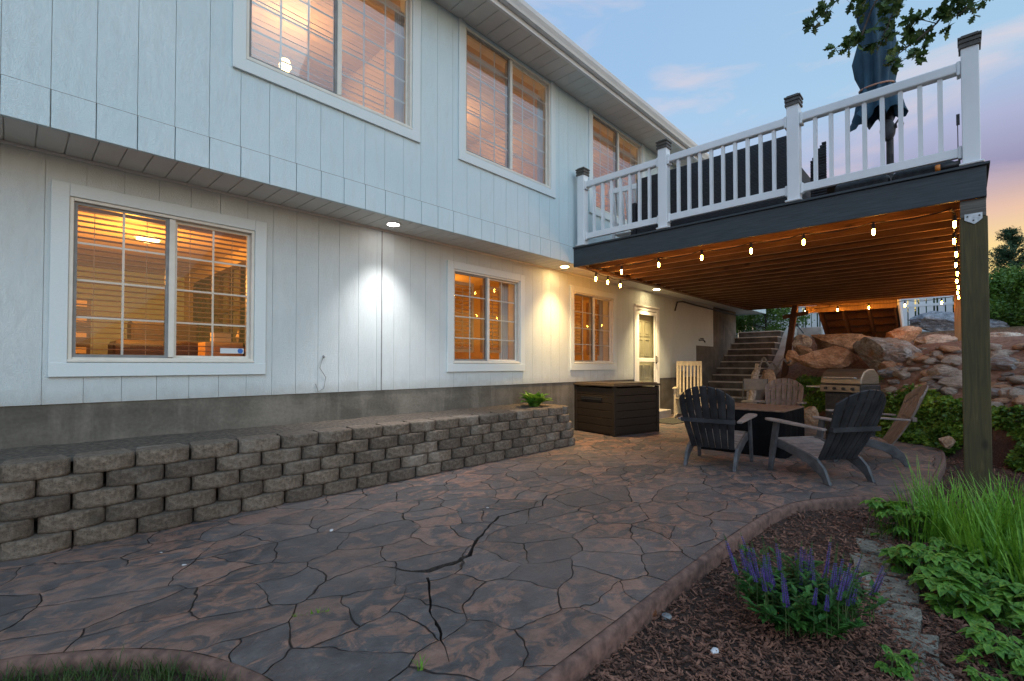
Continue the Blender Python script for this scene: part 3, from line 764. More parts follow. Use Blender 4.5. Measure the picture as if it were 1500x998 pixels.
for i, (a, b) in enumerate(UW): window(a, b, *UZ, YU, 3, 6, M['glass_up'], 'closed', True)
# rooms
def room(x0, x1, y0, z0, z1, lamps, depth=3.4):
    mb = MB(); y1 = y0 + depth
    mb.add([(x0,y0,z0),(x1,y0,z0),(x1,y1,z0),(x0,y1,z0),(x0,y0,z1),(x1,y0,z1),(x1,y1,z1),(x0,y1,z1)], [(0,1,2,3),(7,6,5,4),(0,4,5,1),(1,5,6,2),(2,6,7,3),(3,7,4,0)][0:2] + [(1,5,6,2),(2,6,7,3),(3,7,4,0)])
    mb.build('room_shell', M['room'], house)
    for (x, y, z, e, rad) in lamps:
        l = bpy.data.lights.new('room_light', 'POINT'); l.energy = e; l.color = (1.0, .40, .055) if z0 < 3 else (1.0, .53, .20); l.shadow_soft_size = rad
        lo = bpy.data.objects.new('room_light', l); lo.location = Vector((x, y, z)) - house.location; lo.parent = house; col.objects.link(lo)
room(-1.4, 2.0, YL + .23, .35, 2.62, [(.9, 6.5, 2.1, 84, .08)], 4.2)
room(3.2, 6.3, YL + .23, .35, 2.62, [(4.9, 6.4, 2.2, 34, .08)], 2.8)
room(6.35, 8.9, YL + .23, .35, 2.62, [(7.6, 6.4, 2.2, 27, .08)], 2.8)
room(-2.6, .5, YU + .23, 3.12, 5.4, [(-.8, 6.4, 5.0, 28, .1)])
room(.6, 3.4, YU + .23, 3.12, 5.4, [(2.3, 5.9, 4.9, 40, .1)])
room(3.45, 6.1, YU + .23, 3.12, 5.4, [(5.0, 6.2, 4.9, 31, .1)])
room(6.15, 9.0, YU + .23, 3.12, 5.4, [(7.6, 6.0, 4.9, 31, .1)])
# recessed ceiling lights in the overhang
for (x, c_, e) in ((3.0, (1.0, .92, .90), 24), (6.22, (1.0, .64, .26), 28), (9.44, (1.0, .72, .36), 26)):
    y = 4.70
    mb = MB(); mb.lathe(x, y, [(.078, ZS - .001), (.088, ZS - .006), (.086, ZS - .012), (.068, ZS - .008), (.066, ZS - .002)], 24)
    dl = mb.build('downlight', M['trim'], house, smooth=True)
    mb = MB(); mb.lathe(x, y, [(.001, ZS - .009), (.066, ZS - .009), (.066, ZS - .0085), (.001, ZS - .0085)], 24); mb.build('lens', emit_mat('lit_downlight_lens', c_, 30 if x < 5 else 130), dl)
    l = bpy.data.lights.new('downlight_beam', 'SPOT'); l.energy = {3.0: 210, 6.22: 380, 9.44: 620}[x]; l.color = c_; l.spot_size = R(88 if x < 5 else 96); l.spot_blend = 1.0; l.shadow_soft_size = .10
    lo = bpy.data.objects.new('downlight_beam', l); lo.location = Vector((x, y - .06, ZS - .03)) - house.location; lo.parent = house; col.objects.link(lo)

# door
mb = MB(); ring(mb, 9.04, 10.05, .17, 2.40, .07, YL - .03, YL + .12)
door = mb.build('door', M['trim'], house, bevel=.004, seg=1)
mb = MB(); ring(mb, 9.11, 9.98, .20, 2.325, .085, YL - .02, YL + .015, .22); mb.box(9.195, YL - .02, 1.22, 9.895, YL + .015, 1.30)
mb.build('storm_door', M['trim'], door, bevel=.004, seg=1)
mb = MB(); mb.add([(9.195, YL, .42), (9.895, YL, .42), (9.895, YL, 2.24), (9.195, YL, 2.24)], [(0, 1, 2, 3)]); mb.build('door_glass', M['glass_low'], door)
mb = MB(); mb.box(9.12, YL + .07, .2, 9.97, YL + .11, 2.33)
for zz0, zz1 in ((1.35, 1.72), (1.78, 2.12), (.48, .80), (.86, 1.16)):
    for xa, xb in ((9.24, 9.5), (9.58, 9.84)): ring(mb, xa, xb, zz0, zz1, .025, YL + .058, YL + .0695); mb.box(xa + .05, YL + .06, zz0 + .05, xb - .05, YL + .0695, zz1 - .05)
mb.build('door_panel', M['door'], door, bevel=.004, seg=1)
mb = MB(); mb.box(9.93, YL - .04, 1.18, 9.95, YL - .021, 1.36); mb.tube([(9.94, YL - .035, 1.2), (9.94, YL - .07, 1.22), (9.94, YL - .07, 1.32), (9.94, YL - .035, 1.34)], .008); mb.build('handle', M['black'], door)
mb = MB(); mb.box(9.0, YL - .05, 2.402, 10.09, YL - .0145, 2.44); mb.box(8.985, YL - .03, .17, 9.038, YL - .0145, 2.401); mb.box(10.052, YL - .03, .17, 10.105, YL - .0145, 2.401); mb.build('door_casing', M['trim'], door)
mb = MB(); mb.box(9.0, YL - .28, -.02, 10.15, YL - .005, .165); mb.box(9.02, YL, -.1, 10.07, YL + .2, .165); mb.build('door_step', M['concrete_light'], house, bevel=.01)
# faucet, conduit
mb = MB(); mb.tube([(12.35, YL - .02, 1.80), (12.35, YL - .14, 1.80), (12.35, YL - .18, 1.74)], .018); mb.lathe(12.35, YL - .10, [(.045, 1.83), (.05, 1.84), (.045, 1.85)], 10); mb.build('faucet', M['black'], house)
mb = MB(); mb.tube([(10.9, YL - .04, 2.45), (11.0, YL - .05, 2.66), (11.3, YL - .06, 2.70), (12.2, YL - .06, 2.68), (15.2, YL - .05, 2.66)], .018, 6); mb.build('conduit', M['darksteel'], house)
# hanging wire on the siding
mb = MB(); mb.tube([(2.32, YL - .018, 1.24), (2.30, YL - .05, 1.22), (2.28, YL - .03, 1.12), (2.35, YL - .02, 1.02), (2.33, YL - .02, .90), (2.27, YL - .02, .87), (2.24, YL - .02, .95)], .003, 5); mb.lathe(2.32, YL - .03, [(.008, 1.225), (.014, 1.24), (.008, 1.255)], 8); mb.build('hanging_wire', M['sash'], house)
# security sticker in the first window
mb = MB(); mb.box(1.36, YL + .037, 1.26, 1.56, YL + .039, 1.31); st = mb.build('sticker', M['paper'], house)
mb = MB(); mb.lathe(0, 0, [(.024, 0), (.024, .002)], 16); mb.v = [(1.53 + a[0], YL + .036 - a[2] * .1, 1.285 + a[1]) for a in mb.v]; mb.build('badge', M['blue'], st)

# interior things seen through the first window
def ithing(*a, **k): return thing(*a, **k)
t = thing('ceiling_lamp', 'round lit ceiling lamp inside the room behind the left lower window', 'lamp', (1.09, 6.8, 2.55))
mb = MB(); mb.lathe(1.09, 6.8, [(.10, 2.61), (.11, 2.59), (.08, 2.57), (.02, 2.56)], 20); mb.build('lamp_shade', M['lampshade_hot'], t, smooth=True)
mb = MB(); mb.lathe(1.09, 6.8, [(.13, 2.619), (.13, 2.612)], 20); mb.build('lamp_base', M['trim'], t)
def atY(px, py, Y):
    q = (px - 750) / F; X = Y * (CX + q * SX) / (SX - q * CX); d = CX * X + SX * Y
    return X, H + (535 - py) * d / F
t = thing('sideboard', 'orange lit sideboard with small items behind right half of the left lower window', 'sideboard', (1.75, 6.3, .36))
x0_, zt = atY(300, 501, 6.3); x1_, _ = atY(356, 501, 6.3)
mb = MB(); mb.box(x0_, 6.3, .36, x1_, 6.6, zt); mb.build('carcass', M['shutter'], t, bevel=.01)
mb = MB(); mb.box(x0_ + .1, 6.34, zt + .001, x0_ + .28, 6.5, zt + .12); mb.lathe(x0_ + .42, 6.45, [(.04, zt + .001), (.06, zt + .08), (.02, zt + .2)], 12); mb.build('ornament', M['room'], t)
t = thing('sofa', 'dark high backed sofa seen through the blinds of the left lower window', 'sofa', (1.1, 7.1, .36))
x0_, zt = atY(190, 468, 7.2); x1_, _ = atY(292, 468, 7.2)
mb = MB(); mb.box(x0_, 7.2, .36, x1_, 7.45, zt); mb.build('backrest', M['darkwood'], t, bevel=.04)
x0_, zt = atY(160, 498, 7.0); x1_, _ = atY(292, 498, 7.0)
mb = MB(); mb.box(x0_, 6.7, .36, x1_, 7.19, zt); mb.build('seat', M['darkwood'], t, bevel=.06)
t = thing('bookcase', 'dark tall bookcase at the left side behind the left lower window', 'bookcase', (-.2, 8.3, .36))
x0_, zt = atY(92, 435, 8.2); x1_, _ = atY(132, 435, 8.2)
mb = MB(); mb.box(x0_, 8.2, .36, x1_, 8.6, zt); mb.build('carcass', M['darkwood'], t)
mb = MB()
for k in range(5): mb.box(x0_ + .04, 8.19, 1.1 + k * .2, x1_ - .04, 8.199, 1.1 + k * .2 + .08)
mb.build('shelf_books', M['room'], t)
t = thing('room_divider', 'dark framed panel screen seen through right half of the left lower window', 'screen', (1.96, 7.2, .36))
mb = MB()
for k in range(7): mb.box(1.93, 5.95 + k * .42, .36, 1.975, 6.01 + k * .42, 2.36)
for z in (1.3, 1.84, 2.36): mb.box(1.94, 5.95, z, 1.97, 8.53, z + .05)
mb.build('frame', M['darkwood'], t)
mb = MB(); mb.box(1.976, 5.95, .4, 1.985, 8.5, 2.38); mb.build('panel', M['adir_side'], t)
for i, (x, y, z) in enumerate(((4.55, 6.9, 2.0), (5.3, 7.3, 1.6), (5.0, 7.0, 1.35))):
    mb = MB(); mb.lathe(x, y, [(.02, z - .05), (.045, z), (.03, z + .06), (.008, z + .08)], 12)
    solo('pendant_bulb', mb, M['lampshade'], 'small warm light glowing behind the shutters of the middle lower window', 'lamp', 'small lights in the middle lower room', (x, y, z), smooth=True)
for i, (x, y, z) in enumerate(((7.5, 6.5, 1.9), (7.62, 6.5, 1.9))):
    mb = MB(); mb.lathe(x, y, [(.02, z - .05), (.045, z), (.03, z + .06), (.008, z + .08)], 12)
    solo('pendant_bulb', mb, M['lampshade'], 'small warm light glowing behind the right lower window by the door', 'lamp', 'small lights in the right lower room', (x, y, z), smooth=True)
for x, y, z, w_ in ((2.25, 5.9, 4.75, 'over the long left upper window'), (5.2, 6.1, 4.55, 'in the tall upper window beside the deck'), (7.75, 5.75, 4.5, 'in the upper window behind the railing')):
    mb = MB(); mb.lathe(x, y, [(.03, z - .07), (.07, z), (.05, z + .08), (.01, z + .1)], 12)
    solo('room_lamp', mb, M['lampshade_hot'], 'glowing room lamp behind blinds ' + w_, 'lamp', None, (x, y, z), smooth=True)

# ------------------------------------------------------------------ block retaining wall
rw = thing('retaining_wall', 'low dry stacked wall of rough grey concrete blocks along the house', 'wall', (2.5, 4.1, 0))
def blockmesh(seed):
    random.seed(seed); nx_, nz_ = 13, 6; w_, h_, dp = .316, .108, .20
    vs = []; fs = []
    def front(u, v_):
        x = (u - .5) * w_; z = v_ * h_
        y = -.044 * (1 - (2 * u - 1) ** 2) ** .7
        ed = min(u, 1 - u) * w_; 
        if ed < .012: y += (.012 - ed) * .9
        ez = min(v_, 1 - v_) * h_
        if ez < .007: y += (.007 - ez) * .6
        n1 = noise.noise(Vector((x * 22 + seed * 7, z * 22, seed))) * .012 + noise.noise(Vector((x * 60, z * 60, seed * 3.1))) * .009
        return Vector((x, y + n1 * (1 if .02 < u < .98 else .4), z))
    for j in range(nz_ + 1):
        for i in range(nx_ + 1): vs.append(front(i / nx_, j / nz_))
    for j in range(nz_):
        for i in range(nx_): a = j * (nx_ + 1) + i; fs.append((a, a + 1, a + nx_ + 2, a + nx_ + 1))
    # top strip and back
    tb = len(vs)
    for i in range(nx_ + 1):
        x = (i / nx_ - .5) * w_ * (1 - .2); vs.append(Vector((x, dp, h_)))
    for i in range(nx_): fs.append((nz_ * (nx_ + 1) + i, nz_ * (nx_ + 1) + i + 1, tb + i + 1, tb + i))
    bb = len(vs)
    vs += [Vector((-.5 * w_ * .8, dp, 0)), Vector((.5 * w_ * .8, dp, 0))]
    ll = [j * (nx_ + 1) for j in range(nz_ + 1)]; rr = [j * (nx_ + 1) + nx_ for j in range(nz_ + 1)]
    fs.append(tuple([bb] + ll + [tb])[::1]); fs.append(tuple([bb + 1, tb + nx_] + rr[::-1]))
    fs.append((bb, bb + 1) + tuple(range(nx_, -1, -1)))
    fs.append((bb, tb) + tuple(range(tb + 1, tb + nx_ + 1)) + (bb + 1,))
    me = bpy.data.meshes.new('block'); me.from_pydata(vs, [], fs); me.materials.append(M['block']); me.update()
    for i, p in enumerate(me.polygons):
        p.use_smooth = i < nx_ * nz_
    return me
bmeshes = [blockmesh(i + 1) for i in range(9)]
random.seed(21)
def bpath(s, inset):
    Rr = .30 - inset; yb = 4.10 + inset; xs0 = 5.50
    if s < xs0: return Vector((s, yb, 0)), 0.0
    q = (s - xs0) / Rr
    if q < math.pi / 2: return Vector((xs0 + Rr * math.sin(q), yb + Rr - Rr * math.cos(q), 0)), q
    return Vector((xs0 + Rr, yb + Rr + (s - xs0 - Rr * math.pi / 2), 0)), math.pi / 2
step = .3265; nb = 0
for cidx in range(5):
    ins = .026 * cidx; z = cidx * .110 + .001
    s = -.85 + (step / 2 if cidx % 2 else 0) - (0.0 if cidx else 0)
    while s < 6.45:
        st_ = step if s < 5.45 else .25
        p, a = bpath(s, ins)
        o = bpy.data.objects.new('block', random.choice(bmeshes)); col.objects.link(o); o.parent = rw
        o.location = Vector((p.x + ru(-.004, .004), p.y + ru(-.006, .006), z)) - rw.location
        o.rotation_euler = (0, 0, a + R(ru(-1.6, 1.6)))
        if s > 5.45: o.scale = (.8, 1, 1)
        nb += 1
        s += st_
    if False: pass
mb = MB()
sv = []
for i in range(60):
    x = -3.2 + i * 0.1525
    x = min(x, 5.62)
    yb_ = 4.27 if x < 5.4 else 4.27 + (x - 5.4) * .9
    sv.append((x, yb_, .515)); sv.append((x, 4.995, .55 + .012 * noise.noise(Vector((x * 4, 0, 0)))))
mb.add(sv, [(2*i, 2*i+2, 2*i+3, 2*i+1) for i in range(59)]); struct('planter_soil', mb, M['soil'])
# blocks beyond the left frame edge end the wall; soil behind hidden

# hosta
def leafy(mb, c, n, Lr, Wr, el, rz_=None, segs=5, spread=.05, curl=1.2):
    for k in range(n):
        az = ru(0, 2 * math.pi) if rz_ is None else rz_
        e = R(ru(*el)); L = ru(*Lr); W = ru(*Wr)
        p = Vector(c) + Vector((ru(-spread, spread), ru(-spread, spread), 0))
        hd = Vector((math.cos(az), math.sin(az), 0)); sdv = Vector((-hd.y, hd.x, 0))
        vs = []; cur = p.copy(); a = e
        for i in range(segs + 1):
            t = i / segs; ww = W * math.sin(math.pi * min(1, (.06 + t * .94))) ** .8 * .5 if t < 1 else .001
            upv = -hd * math.sin(a) + Vector((0, 0, 1)) * math.cos(a)
            vs += [cur + sdv * ww + upv * ww * .35, cur.copy(), cur - sdv * ww + upv * ww * .35]
            cur += (hd * math.cos(a) + Vector((0, 0, 1)) * math.sin(a)) * L / segs; a -= curl / segs
        fs = []
        for i in range(segs): b = 3 * i; fs += [(b, b+1, b+4, b+3), (b+1, b+2, b+5, b+4)]
        mb.add(vs, fs)
t = thing('hosta_plant', 'bright green broad leaved plant at the end of the block wall', 'plant', (5.35, 4.62, .53))
mb = MB(); leafy(mb, (5.35, 4.60, .54), 44, (.20, .32), (.10, .15), (35, 88), curl=.9); mb.build('foliage', M['hosta'], t, smooth=True)
mb = MB()
for k in range(1): a = ru(0, 6.28); mb.tube([(5.35, 4.6, .52), (5.35 + .05 * math.cos(a), 4.6 + .05 * math.sin(a), .62)], .006, 5)
mb.build('stem', M['stem'], t)

# ------------------------------------------------------------------ deck
deck = thing('deck', 'raised deck with charcoal rim, white railing and cedar joists beneath', 'deck', (10.3, 2.1, 0))
XD = 6.1; XE = 14.45; YR = -.18
mb = MB(); mb.box(XD, YR, 2.69, XD + .025, YU - .03, 2.975); mb.box(XD + .026, YR, 2.69, XE, YR + .025, 2.975); mb.build('rim_board', M['composite'], deck, bevel=.003, seg=1)
mb = MB(); mb.box(XD - .025, YR - .025, 2.978, XD + .11, YU - .03, 3.003); mb.box(XD + .111, YR - .025, 2.978, XE, YR + .11, 3.003); mb.build('rim_cap_board', M['composite'], deck, bevel=.004)
mb = MB(); y = YR + .12
mb.box(XD + .026, YR + .026, 2.705, XD + .064, YU - .03, 2.96)
mb.box(XE - .04, YR + .026, 2.705, XE, YU - .03, 2.96)
mb.box(XD + .065, YR + .026, 2.705, XE - .041, YR + .064, 2.96)
mb.build('rim_joist', M['joist'], deck, bevel=.002, seg=1)
n = 21
for k in range(1, n):
    x = XD + .045 + (XE - XD - .06) * k / n
    mb = MB(); mb.box(x - .019, YR + .066, 2.712, x + .019, YU - .035, 2.955); jo = mb.build('joist', M['joist'], deck); jo.data.materials.append(M['joistlit']); jo.data.polygons[0].material_index = 1
mb = MB(); y = YR + .12
while y < YU - .05:
    mb.box(XD + .115, y, 2.965, XE, min(y + .139, YU - .04), 2.99); y += .145
mb.build('deck_boards', M['deckboard'], deck)
mb = MB(); mb.box(XD + .07, YU - .13, 2.70, XE - .05, YU - .035, 2.728); mb.build('ledger', M['joist'], deck)
# blocking between joists seen as pale stubs
# support posts
mb = MB(); mb.box(XD + .03, -.185, -.14, XD + .22, .005, 2.52)
sp1 = mb.build('support_post', M['post'], deck, bevel=.008)
mb = MB(); mb.box(XD + .028, -.176, 2.523, XD + .21, .0, 2.688); mb.build('post_block', M['postgrey'], deck, bevel=.005)
mb = MB(); T = Matrix(((0, 0, 1, XD + .022), (1, 0, 0, 0), (0, 1, 0, 0), (0, 0, 0, 1)))
mb.prism([(-.15, 2.555), (-.15, 2.50), (-.13, 2.48), (-.095, 2.455), (-.06, 2.48), (-.03, 2.50), (-.03, 2.555)], T, .006)
br = mb.build('bracket', M['galv'], deck)
mb = MB()
for yy, z in ((-.13, 2.53), (-.05, 2.53), (-.09, 2.49)): mb.box(XD + .015, yy - .006, z - .006, XD + .0215, yy + .006, z + .006)
mb.build('bolt', M['darksteel'], br)
mb = MB(); mb.box(14.25, -.02, 1.0, 14.39, .12, 2.704); mb.build('support_post', M['warmpost'], deck, bevel=.006)
mb = MB(); mb.bar((13.7, 3.38, .55), (14.22, 3.18, 2.71), .13, .13, (1, 0, 0)); sp3 = mb.build('support_post', M['brownpost'], deck, bevel=.008)
mb = MB(); mb.bar((14.15, 3.46, 2.42), (14.1, 2.86, 2.50), .04, .10); mb.build('brace', M['joist'], sp3)
# railing
rail = thing('deck_railing', 'white vinyl railing along the near edge of the raised deck', 'railing', (6.15, 2.1, 3.0))
PY = [4.29, 2.945, 1.37, -.085]; XR = 6.15
for i, y in enumerate(PY):
    mb = MB(); h_ = .062; mb.box(XR - h_, y - h_, 3.004, XR + h_, y + h_, 4.12)
    po = mb.build('post', M['vinyl'], rail, bevel=.006)
    mb = MB(); mb.box(XR - .085, y - .085, 3.0045, XR + .085, y + .085, 3.03); mb.build('post_skirt', M['vinyl'], po, bevel=.012)
    mb = MB()
    for z0_, z1_, q in ((4.105, 4.135, .076), (4.1355, 4.15, .070), (4.151, 4.178, .078), (4.1785, 4.192, .070), (4.1925, 4.212, .082), (4.213, 4.23, .06)): mb.box(XR - q, y - q, z0_, XR + q, y + q, z1_)
    mb.build('post_cap', M['darksteel'] if False else simple('cap_bronze', (.05, .045, .035), (.09, .08, .065), .4, 20, bstr=.05) if i == 0 else bpy.data.materials['cap_bronze'], po, bevel=.003)
for a, b in zip(PY, PY[1:]):
    y1_, y0_ = a - .062, b + .062
    mb = MB(); mb.box(XR - .045, y0_, 3.905, XR + .045, y1_, 4.0); r_ = mb.build('top_rail', M['vinyl'], rail, bevel=.012)
    mb = MB(); mb.box(XR - .025, y0_, 3.105, XR + .025, y1_, 3.195); mb.build('bottom_rail', M['vinyl'], rail, bevel=.006)
    mb = MB()
    for yy, s_ in ((y0_, 1), (y1_, -1)):
        mb.box(XR - .052, yy + s_ * .0005, 3.875, XR + .052, yy + s_ * .03, 4.008); mb.box(XR - .033, yy + s_ * .0005, 3.09, XR + .033, yy + s_ * .03, 3.21)
    mb.build('rail_bracket', M['vinyl'], rail, bevel=.008)
    n = max(3, round((y1_ - y0_) / .152))
    for k in range(1, n):
        y = y0_ + (y1_ - y0_) * k / n
        mb = MB(); mb.box(XR - .019, y - .019, 3.196, XR + .019, y + .019, 3.904); mb.build('baluster', M['vinyl'], rail)
# side railing running away along the right edge
rail2 = thing('side_railing', 'white vinyl railing running away along the right edge of the deck', 'railing', (10, -.1, 3.0))
px_ = [8.1, 10.1, 12.1, 14.2]; prev = 6.215
for x in px_:
    mb = MB(); mb.box(x - .05, -.14, 3.004, x + .05, -.04, 4.05); mb.build('post', M['vinyl'], rail2, bevel=.006)
    mb = MB(); mb.box(prev, -.125, 3.905, x - .05, -.055, 3.98); mb.build('top_rail', M['vinyl'], rail2)
    mb = MB(); mb.box(prev, -.115, 3.105, x - .05, -.065, 3.185); mb.build('bottom_rail', M['vinyl'], rail2)
    n = 12
    for k in range(1, n):
        xx = prev + (x - prev) * k / n
        mb = MB(); mb.box(xx - .018, -.108, 3.186, xx + .018, -.072, 3.904); mb.build('baluster', M['vinyl'], rail2)
    prev = x + .05
# stairs down from deck on the far side
ds = thing('deck_stairs', 'wooden stairs dropping from the far edge of the deck onto the rocks', 'stairs', (14.6, 2.2, 2.0))
SY0, SY1 = 1.15, 2.75
def stz(x): return 2.92 - (x - 14.47) * .62
for y in (SY0, SY0 + .52, SY0 + 1.05, SY1 - .04):
    mb = MB()
    T = Matrix(((1, 0, 0, 0), (0, 0, 1, y), (0, 1, 0, 0), (0, 0, 0, 1)))
    mb.prism([(14.47, 2.95), (14.47, 2.62), (16.1, 1.62), (16.1, 1.95)], T, .04); mb.build('stringer', M['joist'], ds)
mb = MB()
for k in range(6):
    x = 14.5 + k * .28; z = 2.90 - k * .172
    mb.box(x, SY0 - .02, z, x + .27, SY1 + .02, z + .03)
mb.build('tread', M['deckboard'], ds)
mb = MB()
for k in range(6):
    x = 14.76 + k * .28; z = 2.90 - k * .172
    mb.box(x, SY0 - .019, z - .145, x + .02, SY1 + .019, z - .001)
mb.build('riser', M['deckboard'], ds)
mb = MB(); T = Matrix(((1, 0, 0, 0), (0, 0, 1, SY0 - .075), (0, 1, 0, 0), (0, 0, 0, 1)))
mb.prism([(14.47, 3.02), (14.47, 2.58), (16.15, 1.56), (16.15, 2.0)], T, .03); mb.build('side_skirt', M['vinyl'], ds)
mb = MB(); mb.box(14.46, SY0 - .03, 2.52, 14.50, SY1 + .25, 2.70); mb.build('header_board', M['warmpost'], ds)

# things on the deck
def wicker_sofa():
    t = thing('patio_sofa', 'long dark woven sofa behind the white deck railing', 'sofa', (6.95, 2.53, 3.0))
    mb = MB(); mb.box(6.50, 1.52, 3.0045, 6.60, 3.56, 3.965); mb.build('backrest', M['wicker'], t, bevel=.02)
    mb = MB(); mb.box(6.61, 1.52, 3.0045, 7.35, 3.56, 3.40); mb.build('seat', M['wicker'], t, bevel=.02)
    for y in (1.42, 3.57): mb = MB(); mb.box(6.50, y, 3.0045, 7.35, y + .09, 3.62); mb.build('arm', M['wicker'], t, bevel=.02)
    for k in range(4):
        mb = MB(); y = 1.53 + k * .51; mb.box(6.57, y, 3.7, 6.8, y + .49, 3.985 + .012 * (k % 2)); mb.build('cushion', M['cushion'], t, bevel=.04, seg=3)
wicker_sofa()
t = thing('wicker_armchair', 'dark wicker armchair between the sofa and the folded parasol', 'chair', (6.9, 1.1, 3.0))
mb = MB()
for k in range(26): z = 3.02 + k * .032; mb.box(6.72, 1.16, z, 6.75, 1.325 - (0 if z < 3.65 else .02 * (k - 19)), z + .022)
for y in (1.165, 1.24, 1.315): mb.box(6.735, y, 3.0045, 6.752, y + .012, 3.62)
mb.build('backrest', M['wicker'], t)
mb = MB(); mb.box(6.76, .78, 3.30, 7.3, 1.32, 3.38); mb.build('seat', M['wicker'], t, bevel=.01)
for x, y in ((6.78, .8), (7.26, .8), (6.78, 1.28), (7.26, 1.28)): mb = MB(); mb.box(x, y, 3.0045, x + .03, y + .03, 3.30); mb.build('leg', M['wicker'], t)
# folded cantilever umbrella
ub = thing('cantilever_umbrella', 'closed teal blue cantilever parasol standing on the deck', 'umbrella', (6.75, .56, 3.0))
mb = MB(); mb.lathe(6.75, .56, [(.46, 3.0045), (.46, 3.17), (.42, 3.20), (.08, 3.215)], 4); 
mb = MB()
for i in (0, 1):
    for j in (0, 1):
        x = 6.32 + i * .47; y = .02 + j * .51
        mb.box(x, y, 3.0045, x + .455, y + .495, 3.17)
mb.build('base', M['darksteel'], ub, bevel=.05, seg=4)
mb = MB(); mb.tube([(6.75, .56, 3.17), (6.75, .56, 5.9)], .034, 12)
mb.box(6.72, .53, 3.17, 6.78, .59, 3.5)
mb.build('pole', M['darksteel'], ub)
mb = MB(); mb.lathe(0, 0, [(.05, -.05), (.085, -.04), (.09, .0), (.085, .04), (.05, .05)], 16); mb.v = [(6.72 + a[2], .575 + a[0] * .8, 3.77 + a[1] * 1.3) for a in mb.v]
ckb = mb.build('crank_box', M['adir_side'], ub, smooth=True)
mb = MB(); mb.tube([(6.70, .5, 3.77), (6.66, .5, 3.80), (6.66, .46, 3.86), (6.66, .44, 3.78), (6.66, .46, 3.70)], .012, 6); mb.build('crank_handle', M['adir_side'], ckb)
mb = MB()
prof = [(.225, 3.92), (.19, 4.0), (.165, 4.13), (.115, 4.29), (.125, 4.42), (.145, 4.6), (.15, 4.8), (.13, 4.95), (.17, 5.1), (.15, 5.4), (.10, 5.75)]
nk = 48; vs = []
for (r_, z) in prof:
    for k in range(nk):
        a = 2 * math.pi * k / nk
        rr_ = r_ * (1 + .26 * math.sin(a * 8 + z * 1.5) + .08 * math.sin(a * 3 + z * 6)); zf = z + (.05 * math.sin(a * 8 + 1) if r_ == .225 else 0)
        rr_ *= 1 + .35 * noise.noise(Vector((math.cos(a) * 1.5, math.sin(a) * 1.5, z * 3.3))); vs.append((6.66 + rr_ * math.cos(a) * .9, .665 + rr_ * math.sin(a), zf + .02 * noise.noise(Vector((a * 2, z * 4, 1)))))
mb.add(vs, [(i*nk+k, i*nk+(k+1) % nk, (i+1)*nk+(k+1) % nk, (i+1)*nk+k) for i in range(len(prof)-1) for k in range(nk)])
mb.build('canopy', M['umbrella'], ub, smooth=True)
mb = MB(); mb.tube([(6.66 + .145 * math.cos(a), .665 + .155 * math.sin(a), 4.27 + .03 * math.cos(a * 1)) for a in [i * 2 * math.pi / 20 for i in range(21)]], .010, 6); mb.build('strap', simple('pink_strap', (.45, .22, .14), None, .6, 10, bstr=0), ub)
mb = MB(); mb.bar((6.75, .56, 5.9), (6.72, .95, 6.15), .05, .07); mb.build('arm', M['darksteel'], ub)
# small flashlight like sensor lamp on deck corner
t = thing('work_lamp', 'small black and orange lamp lying under the rail at the deck corner', 'lamp', (6.13, .1, 3.05))
mb = MB(); mb.tube([(6.13, -.01, 3.05), (6.13, .10, 3.045), (6.13, .13, 3.045)], [.03, .032, .034], 12); mb.build('body', M['black'], t, smooth=True)
mb = MB(); mb.tube([(6.13, .131, 3.045), (6.13, .16, 3.045), (6.13, .17, 3.045)], [.034, .036, .026], 12); mb.build('head', M['orange'], t, smooth=True)
t = thing('latch', 'thin metal latch hook hanging beside the corner railing post', 'latch', (6.15, -.005, 3.35))
mb = MB(); mb.tube([(6.14, .005, 3.12), (6.14, .005, 3.42)], .004, 5); mb.box(6.13, -.01, 3.42, 6.15, .015, 3.52); mb.build('rod', M['darksteel'], t)

# ------------------------------------------------------------------ string lights
def string_light(name, pts, bulbs, label, drop=.05):
    t = thing(name, label, 'string lights', tuple(pts[0]), 0, None)
    P = []
    for a, b in zip(pts, pts[1:]):
        a = Vector(a); b = Vector(b); L = (b - a).length; n = 8
        for k in range(n):
            u = k / n; P.append(a.lerp(b, u) - Vector((0, 0, 4 * u * (1 - u) * L * .06 + .006 * rnd())))
    P.append(Vector(pts[-1]))
    mb = MB(); mb.tube(P, .0065, 5); mb.build('cord', M['cord'], t)
    for (x, y, z) in bulbs:
        tx = ru(-.004, .004)
        mb = MB(); mb.lathe(x, y, [(.007, z + .07), (.016, z + .055), (.018, z + .01), (.019, z + .0)], 10); so = mb.build('socket', M['cord'], t, smooth=True)
        mb.v = []; mb.f = []
        mb = MB(); mb.lathe(x, y, [(.010, z - .001), (.012, z - .010), (.0125, z - .024), (.0125, z - .046), (.009, z - .058), (.003, z - .066)], 10); mb.build('bulb', M['bulb'], so, smooth=True)
def attach(x, y, z=2.70): return (x, y, z)
near = [(6.30, 4.10), (6.28, 3.68), (6.27, 3.08), (6.26, 2.47), (6.26, 1.88), (6.26, 1.30), (6.26, .66)]
bl = [(x, y + ru(-.01, .01), 2.585 + ru(-.01, .01)) for x, y in near[1:]]
string_light('string_light', [(6.28, 4.32, 2.70)] + [(x, y, 2.665) for x, y, z in bl] + [(6.26, .06, 2.67)], bl, 'string of glowing bulbs hung under the near rim of the deck')
bw = [(6.45, 4.25, 2.56), (6.85, 4.28, 2.56), (7.28, 4.30, 2.56)]
string_light('string_light', [(6.28, 4.32, 2.70)] + [(x, y, 2.64) for x, y, z in bw] + [(7.6, 4.3, 2.68)], bw, 'short string of three bulbs hung beside the house wall under the deck')
br_ = [(6.45 + k * .88, .040 + .012 * (k % 2), 2.58) for k in range(9)]
